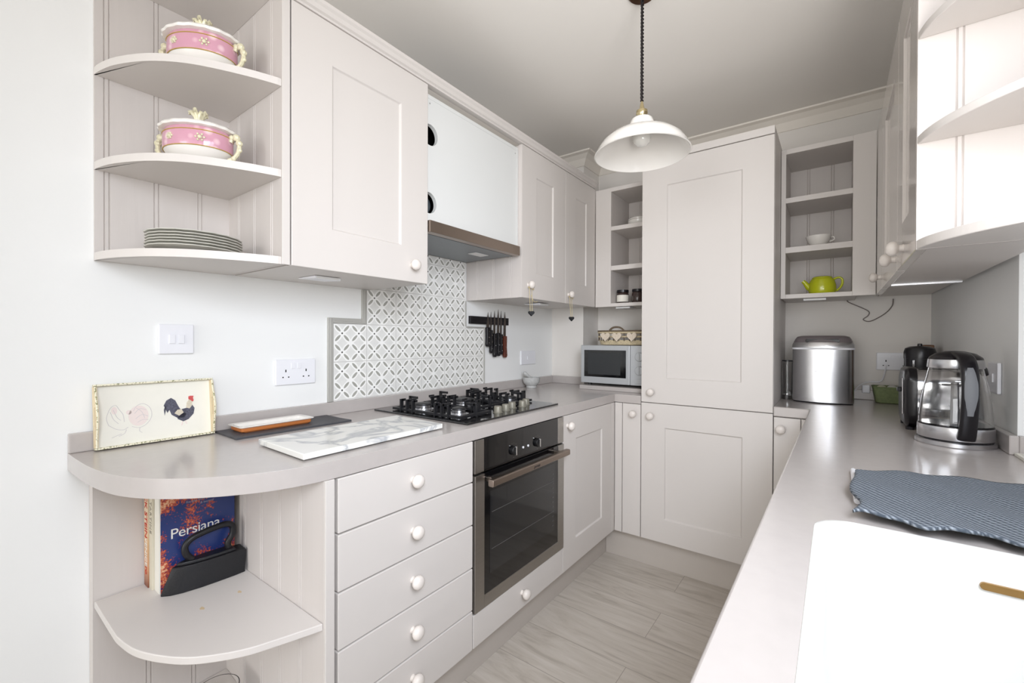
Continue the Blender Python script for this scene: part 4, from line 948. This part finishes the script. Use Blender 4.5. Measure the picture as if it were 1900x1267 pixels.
# ------------------------------------------------------------------ glass kettle
ke = thing('glass_kettle', 'glass and steel electric kettle with a black handle on the right worktop', 'kettle', (1.866,1.770,.91))
KX, KY = 1.8600, 1.7680; C_ = lambda x,y,h: (KX+x,KY+y,h)
b = MB(); b.lathe([(.083,.9102),(.0845,.912),(.0845,.922),(.080,.925),(.001,.925)], C_, 48); obj('power_base', b, STEELV, ke, smooth=True)
b = MB(); b.lathe([(.078,.9252),(.0785,.9285)], C_, 40); obj('base_gap_ring', b, BLACKP, ke)
b = MB(); b.lathe([(.0795,.9287),(.0805,.931),(.0800,.962),(.0795,.964)], C_, 48); obj('steel_band', b, STEELV, ke, smooth=True)
b = MB(); b.lathe([(.0788,.9642),(.0788,.967)], C_, 40); obj('seal_ring', b, BLACKP, ke)
b = MB(); b.lathe([(.0778,.9672),(.0770,.995),(.0730,1.035),(.0660,1.080),(.0590,1.115),(.0565,1.1275),(.0547,1.1275),(.0572,1.114),(.0642,1.079),(.0712,1.034),(.0752,.994),(.0760,.9692),(.001,.9692)], C_, 48, cap0=True, cap1=True); obj('glass_body', b, GLASS, ke, smooth=True)
b = MB(); b.lathe([(.0590,1.1278),(.0600,1.130),(.0575,1.152),(.0565,1.1525)], C_, 48); obj('steel_collar', b, STEELV, ke, smooth=True)
b = MB(); b.lathe([(.0570,1.1527),(.055,1.158),(.042,1.169),(.020,1.1755),(.001,1.1765)], C_, 40); obj('lid', b, BLACKP, ke, smooth=True)
b = MB(); b.lathe([(.010,.9694),(.009,1.05),(.0085,1.085),(.001,1.086)], C_, 16); b.lathe([(.001,1.074),(.028,1.076),(.028,1.080),(.001,1.082)], C_, 24); obj('tea_infuser', b, mat('clear_plastic_grey', (150,150,155), .15, trans=.4), ke, smooth=True)
hd = Vector((.105,-.994,0)).normalized(); sd_ = Vector((hd.y,-hd.x,0))*-1
def KP(o_, z, w=0): return tuple(Vector((KX,KY,0))+hd*o_+sd_*w+Vector((0,0,z)))
path = [(.025,1.166),(.055,1.164),(.082,1.155),(.102,1.134),(.111,1.098),(.112,1.050),(.104,.995),(.094,.955),(.086,.938)]
P_ = spline([(a, c, 0) for a, c in path], 5); rings = []
for i, (a, c, _) in enumerate(P_):
    j0, j1 = P_[max(i-1,0)], P_[min(i+1,len(P_)-1)]; dx, dz = j1[0]-j0[0], j1[1]-j0[1]; L_ = math.hypot(dx, dz); nx, nz = -dz/L_, dx/L_
    t = i/(len(P_)-1); hw = .0185 - .001*math.sin(t*PI); ht = .0085
    rings.append([KP(a+nx*ht*sn, c+nz*ht*sn, hw*cs_) for cs_, sn in [(math.copysign(abs(math.cos(q))**.5, math.cos(q)), math.copysign(abs(math.sin(q))**.6, math.sin(q))) for q in [2*PI*k/16 for k in range(16)]]])
b = MB(); b.loft(rings); hk = obj('handle', b, BLACKP, ke, smooth=True)
gp = []; 
for i, (a, c, _) in enumerate(P_):
    if 1.005 < c < 1.142 and a > .10:
        t = (c-1.005)/.137; w_ = .0135*math.sin(PI*min(max(t,.06),.94))**.4; gp.append([KP(a+.0075, c, w_), KP(a+.0105, c, w_*.6), KP(a+.0115, c, 0), KP(a+.0105, c, -w_*.6), KP(a+.0075, c, -w_)])
b = MB(); b.loft(gp, False, False, closed=False); obj('grip_pad', b, GRIP, hk, smooth=True)
b = MB(); b.tube([KP(-.02,1.128,.052), KP(-.03,1.122,.066), KP(-.035,1.108,.074)], [.014,.010,.006], 10); obj('spout', b, BLACKP, ke, smooth=True)
# coaster on the sill
b = MB(); b.box(1.955, 2.06, 1.56, 1.672, .9103, .9185); cq = thing('trivet', 'small cream trivet with a dark line pattern at the right edge, beyond the kettle', 'trivet', (2.0,1.62,.91))
obj('board', b, CREAM, cq, bevel=.001); b = MB(); b.box(1.962, 2.05, 1.57, 1.662, .9186, .9190); obj('pattern_sheet', b, PAPER, cq)
b = MB()
for i in range(4): b.tube([(1.97+i*.02,1.575,.9193),(1.985+i*.02,1.655,.9193)], .0012, 4)
obj('line_pattern', b, SLATE, cq)

# ------------------------------------------------------------------ drying rack and cloth
dk = thing('drying_rack', 'white roll-up draining rack lying under the blue-grey cloth', 'rack', (1.75,1.1,.91))
for i in range(7):
    x_ = 1.617+i*.0515; b = MB(); y1_ = 1.236+i*.009
    b.tube([(x_,1.0,.9158),(x_,y1_,.9158)], .0052, 8); obj('rod', b, WHITE, dk, smooth=True)
for y_ in (1.02, 1.19): obj('silicone_band', MB().box(1.622, 1.935, y_, y_+.015, .9102, .9104), WHITE, dk)
NX, NY = 60, 44; g = []
def edge(t, A_, B_): return A_+(B_-A_)*t
for j in range(NY+1):
    for i in range(NX+1):
        s, t = i/NX, j/NY
        xL = 1.6080+.012*math.sin(t*9)*(1-t)+.010*t; xR = 1.940
        if t > .9: xL += .05*((t-.9)/.1)**2
        x = edge(s, xL, xR); yb_ = .902+.008*math.sin(s*17)+.004*math.sin(s*43)-.012*s; yt_ = 1.208+.012*s*2+.03*min(1,s*6)
        y = edge(t, yb_, yt_)
        z = .9245+.0018*math.sin(x*60+y*26)+.0010*math.sin(y*47+x*20)
        if t < .06: z -= .0
        g.append((x, y, z))
fs = [(j*(NX+1)+i, j*(NX+1)+i+1, (j+1)*(NX+1)+i+1, (j+1)*(NX+1)+i) for j in range(NY) for i in range(NX)]
b = MB(); b.add(g, fs); cl = obj('dish_cloth', b, TOWEL, smooth=True, loc=(1.77,1.05,.92)); md = cl.modifiers.new('thick', 'SOLIDIFY'); md.thickness = .005; md.offset = 1
tag(cl, 'blue-grey knitted dish cloth spread beside the sink', 'cloth')

# ------------------------------------------------------------------ curved shelves: tureens and plates
def lath_oval(prof, cx_, cy_, n=36, a=1, c=1, rot=0, scal=0):
    b = MB(); rings = []
    for r, h in prof:
        ring = []
        for i in range(n):
            t = 2*PI*i/n; k = 1+(scal*math.cos(t*18) if r > .06 else 0); x, y = r*a*k*math.cos(t), r*c*k*math.sin(t)
            ring.append((cx_+x*math.cos(rot)-y*math.sin(rot), cy_+x*math.sin(rot)+y*math.cos(rot), h))
        rings.append(ring)
    b.loft(rings); return b
RT = .637
def tureen(cx_, cy_, z, label):
    K = .86
    t = thing('tureen', label, 'tureen', (cx_,cy_,z), 'pink tureens on the curved shelves')
    def prof(P_): return [(r*K, z+h*K) for r, h in P_]
    dirx, diry = math.cos(RT), math.sin(RT)
    def E(r, q, h): return (cx_+K*((r*1.15*math.cos(q))*dirx-(r*.85*math.sin(q))*diry), cy_+K*((r*1.15*math.cos(q))*diry+(r*.85*math.sin(q))*dirx), z+h*K)
    obj('foot', lath_oval(prof([(.045,.0004),(.047,.004),(.036,.012)]), cx_, cy_, a=1.15, c=.85, rot=RT), PORC, t, smooth=True)
    obj('white_bowl', lath_oval(prof([(.036,.012),(.062,.022),(.080,.040),(.086,.050)]), cx_, cy_, a=1.15, c=.85, rot=RT), PORC, t, smooth=True)
    bb = obj('pink_band', lath_oval(prof([(.086,.0502),(.0885,.060),(.0885,.095),(.084,.110)]), cx_, cy_, a=1.15, c=.85, rot=RT), PINK, t, smooth=True, label='pink enamelled band with gilt flowers')
    g_ = MB()
    for h, r in ((.050,.0870),(.0975,.0885)): g_.tube([E(r, 2*PI*k/40, h) for k in range(40)], .0013, 5, closed=True)
    obj('gilt_line', g_, GOLD, t, smooth=True)
    for q, h_, r_ in ((-1.95,.076,.0098),(-1.05,.074,.0125),(1.2,.075,.011),(2.3,.075,.011)):    # painted cartouches on the band
        fl = MB()
        for kk, (rr1, dz) in enumerate(((r_, 0),)):
            for p_ in range(6):
                a_ = 2*PI*p_/6; x_, y_, z_ = E(.0892, q+.10*math.cos(a_)*r_/.011, h_+.0085*math.sin(a_)*r_/.011); fl.sphere((x_, y_, z_), .0030, 7, 5)
        x_, y_, z_ = E(.0890, q, h_); fl.sphere((x_, y_, z_), .0055, 8, 6)
        obj('gilt_flower', fl, GILTW, bb, smooth=True)
    ld = obj('lid', lath_oval(prof([(.086,.1102),(.097,.112),(.100,.118),(.096,.123),(.084,.126),(.060,.134),(.032,.142),(.001,.144)]), cx_, cy_, n=108, a=1.15, c=.85, rot=RT, scal=.012), PORC, t, smooth=True)
    kb = MB()
    for i in range(8):
        q = 2*PI*i/8; kb.tube([(cx_,cy_,z+.122),(cx_+.007*math.cos(q),cy_+.007*math.sin(q),z+.142),(cx_+.019*math.cos(q),cy_+.019*math.sin(q),z+.152+.006*(i % 2)),(cx_+.023*math.cos(q),cy_+.023*math.sin(q),z+.149)], [.008,.006,.0045,.003], 6)
    kb.sphere((cx_,cy_,z+.148), .009, 10, 6)
    obj('gilt_finial', kb, GILTW, ld, smooth=True)
    for s in (-1, 1):
        hb2 = MB(); P0 = [( .096,.028),(.112,.034),(.126,.052),(.130,.078),(.122,.098),(.108,.100),(.102,.086)]
        hb2.tube([(cx_+s*r*K*dirx, cy_+s*r*K*diry, z+h*K) for r, h, _ in spline([(a, c, 0) for a, c in P0], 5)], .0056, 8)
        for r, h, q_ in ((.130,.082,.009),(.121,.100,.010),(.106,.100,.008),(.112,.034,.007),(.132,.060,.006)): hb2.sphere((cx_+s*r*K*dirx, cy_+s*r*K*diry, z+h*K), q_, 8, 6)
        obj('handle', hb2, GILTW, t, smooth=True)
tureen(.182, .462, 1.9189, 'pink and white lidded tureen on the top curved shelf near the ceiling')
tureen(.172, .455, 1.6702, 'pink and white lidded tureen on the middle curved shelf above the plates')
for i in range(6):
    z = 1.4316+i*.0075
    b = lath_oval([(.055,z),(.060,z+.001),(.088,z+.0065),(.108,z+.0095),(.109,z+.0115),(.104,z+.0105),(.084,z+.0085),(.058,z+.0035),(.001,z+.0032)], .176+random.uniform(-.002,.002), .448+random.uniform(-.002,.002), n=108, scal=.010)
    # scalloped raised rim
    pl = obj('plate', b, PORCG, smooth=True, loc=(.176,.448,z))
    lab = ['lowest plate of the grey-white stack on the curved shelf','second plate from the bottom of the grey-white stack','third plate from the bottom of the grey-white stack','fourth plate from the bottom of the grey-white stack','second plate from the top of the grey-white stack','topmost scalloped plate of the grey-white stack'][i]
    tag(pl, lab, 'plate', 'stack of scalloped plates on the curved shelf')

# ------------------------------------------------------------------ cookbooks and iron on the low shelf
ZS = .5226
def book(x0, x1, y0, y1, h, spine, cover, label):
    t = thing('cookbook', label, 'book', ((x0+x1)/2,(y0+y1)/2,ZS), 'cookbooks on the low curved shelf')
    obj('pages', MB().box(x0+.002, x1-.002, y0+.003, y1-.004, ZS+.004, ZS+h-.004), PAPER, t)
    obj('spine', MB().box(x0, x1, y0, y0+.0029, ZS, ZS+h), spine, t)
    obj('front_cover', MB().box(x1-.0019, x1, y0+.003, y1, ZS, ZS+h), cover, t)
    obj('back_cover', MB().box(x0, x0+.0019, y0+.003, y1, ZS, ZS+h), cover, t)
    return t
b1 = book(.0445, .0770, .3660, .556, .285, SPINE1, SPINE2, 'cookbook with bold red spine lettering, leftmost on the low shelf')
text('RICK STEIN', .030, frameM((.0608, .3655, ZS+.205), (0,0,-1), (1,0,0)), REDINK, b1, name='spine_title', space=.95)
text('VENICE', .024, frameM((.0608, .3655, ZS+.095), (0,0,-1), (1,0,0)), WHITEINK, b1, name='spine_subtitle')
text('TO', .018, frameM((.0608, .3655, ZS+.045), (0,0,-1), (1,0,0)), REDINK, b1, name='spine_word')
b2 = book(.0785, .1020, .3690, .556, .275, SPINE2, SPINE2, 'thin cream cookbook with faint grey spine lettering, between two others')
text('TARTINE', .019, frameM((.0900, .3686, ZS+.195), (0,0,-1), (1,0,0)), GREYINK, b2, name='spine_title', space=1.2)
b3 = book(.1030, .1400, .3745, .5560, .280, PAPER, COVER, 'cookbook with a blue cover scattered with orange spices, behind the black iron')
text('Persiana', .038, frameM((.1402, .398, ZS+.150), (0,1,0), (0,0,1)), WHITEINK, b3, name='cover_title', align='LEFT', space=.95)
text('Recipes from the Middle East', .0085, frameM((.1402, .485, ZS+.228), (0,1,0), (0,0,1)), bpy.data.materials['blue_grey_packet'], b3, name='cover_line')
text('& beyond', .0085, frameM((.1402, .485, ZS+.218), (0,1,0), (0,0,1)), bpy.data.materials['blue_grey_packet'], b3, name='cover_line')
# antique flat iron: tip toward the camera
fi = thing('flat_iron', 'antique black cast-iron flat iron on the low curved shelf before the cookbooks', 'iron', (.19,.46,ZS))
ax = Vector((.013,.195,0)).normalized(); pd = Vector((ax.y,-ax.x,0)); I0 = Vector((.158,.372,0))
def IP(l, w, h): p_ = I0+ax*l+pd*w; return (p_.x, p_.y, ZS+h)
out = [(.0,.0),(.018,.014),(.045,.023),(.085,.0285),(.125,.0295),(.165,.029),(.193,.026)]
def iring(z, ins, sh):
    A_ = [(l*(1-ins*.9)+sh, w*(1-ins*1.2)) for l, w in out]; return [IP(l, w, z) for l, w in A_]+[IP(l, -w, z) for l, w in reversed(A_[1:])]
b = MB(); b.loft([iring(.0004,.0,0), iring(.006,0,0), iring(.062,.10,.022), iring(.068,.14,.024)]); obj('iron_body', b, BLACKM, fi, smooth=True, bevel=.002)
b = MB(); b.loft([iring(.0682,.30,.034), iring(.076,.36,.036)]); obj('top_plate', b, BLACKM, fi, bevel=.002)
b = MB(); b.tube(spline([IP(.070,0,.074),IP(.056,0,.094),IP(.054,0,.116),IP(.068,0,.132),IP(.094,0,.140),IP(.125,0,.145),IP(.152,0,.146),IP(.167,0,.136),IP(.168,0,.113),IP(.156,0,.092),IP(.158,0,.074)],6), .0085, 10); obj('handle', b, BLACKM, fi, smooth=True)
# chips in the shelf paint
b = MB()
for x_, y_, r_ in ((.300,.420,.008),(.296,.508,.007)): b.prism([(x_+r_*math.cos(q)*(1+.3*math.sin(3*q)), y_+.6*r_*math.sin(q)) for q in [2*PI*k/14 for k in range(14)]], .5225, .5228)
obj('paint_chip', b, mat('bare_wood', (206,184,150), .7), cs)
# glass on the bottom shelf
gl = thing('glass_bowl', 'clear glass bowl on the bottom curved shelf, only its rim in view', 'bowl', (.26,.50,.163))
C_ = lambda x,y,h: (.235+x,.475+y,h)
b = MB(); b.lathe([(.035,.1632),(.040,.170),(.052,.22),(.054,.252),(.052,.252),(.050,.22),(.038,.174),(.001,.172)], C_, 36); obj('bowl', b, GLASS, gl, smooth=True)

# ------------------------------------------------------------------ pendant lamp
PX, PY = 1.0325, 1.5055
pn = thing('pendant_lamp', 'white enamel pendant lamp on a black twisted cord', 'lamp', (PX,PY,1.87))
C_ = lambda x,y,h: (PX+x,PY+y,h)
b = MB(); b.lathe([(.050,H-.0005),(.050,H-.008),(.045,H-.013),(.010,H-.015),(.008,H-.020),(.001,H-.020)], C_, 36); obj('ceiling_rose', b, BRONZE, pn, smooth=True)
for ph in (0, PI):
    b = MB(); N_ = 220; b.tube([(PX+.0034*math.cos(ph+i*.42), PY+.0034*math.sin(ph+i*.42), 2.0414+(H-.020-2.0414)*i/N_) for i in range(N_+1)], .0027, 6); obj('twisted_cord', b, BLACKC, pn, smooth=True)
b = MB(); b.lathe([(.003,2.0414),(.005,2.0346),(.009,2.0141),(.012,2.0102),(.019,2.0082),(.020,1.9985),(.0175,1.9946),(.0175,1.9838),(.001,1.9833)], C_, 30); obj('lamp_holder', b, BRASS, pn, smooth=True)
b = MB(); sh = [(.014,1.9831),(.030,1.9819),(.038,1.9750),(.042,1.9614),(.046,1.9438),(.056,1.9370),(.085,1.9302),(.115,1.9165),(.140,1.8950),(.155,1.8716),(.162,1.8579)]
inn = [(r-.0035, h-.003) for r, h in reversed(sh)]
b.lathe(sh+[(.1635,1.8560),(.160,1.8545)]+inn[1:], C_, 64, cap0=False, cap1=False); obj('lamp_shade', b, PORC, pn, smooth=True)
b = MB(); b.lathe([(.014,1.9790),(.014,1.9565),(.020,1.9438),(.029,1.9272),(.031,1.9126),(.026,1.8960),(.014,1.8862),(.001,1.8843)], C_, 28); obj('bulb', b, mat('frosted_bulb', (236,234,228), .12, coat=.5), pn, smooth=True)
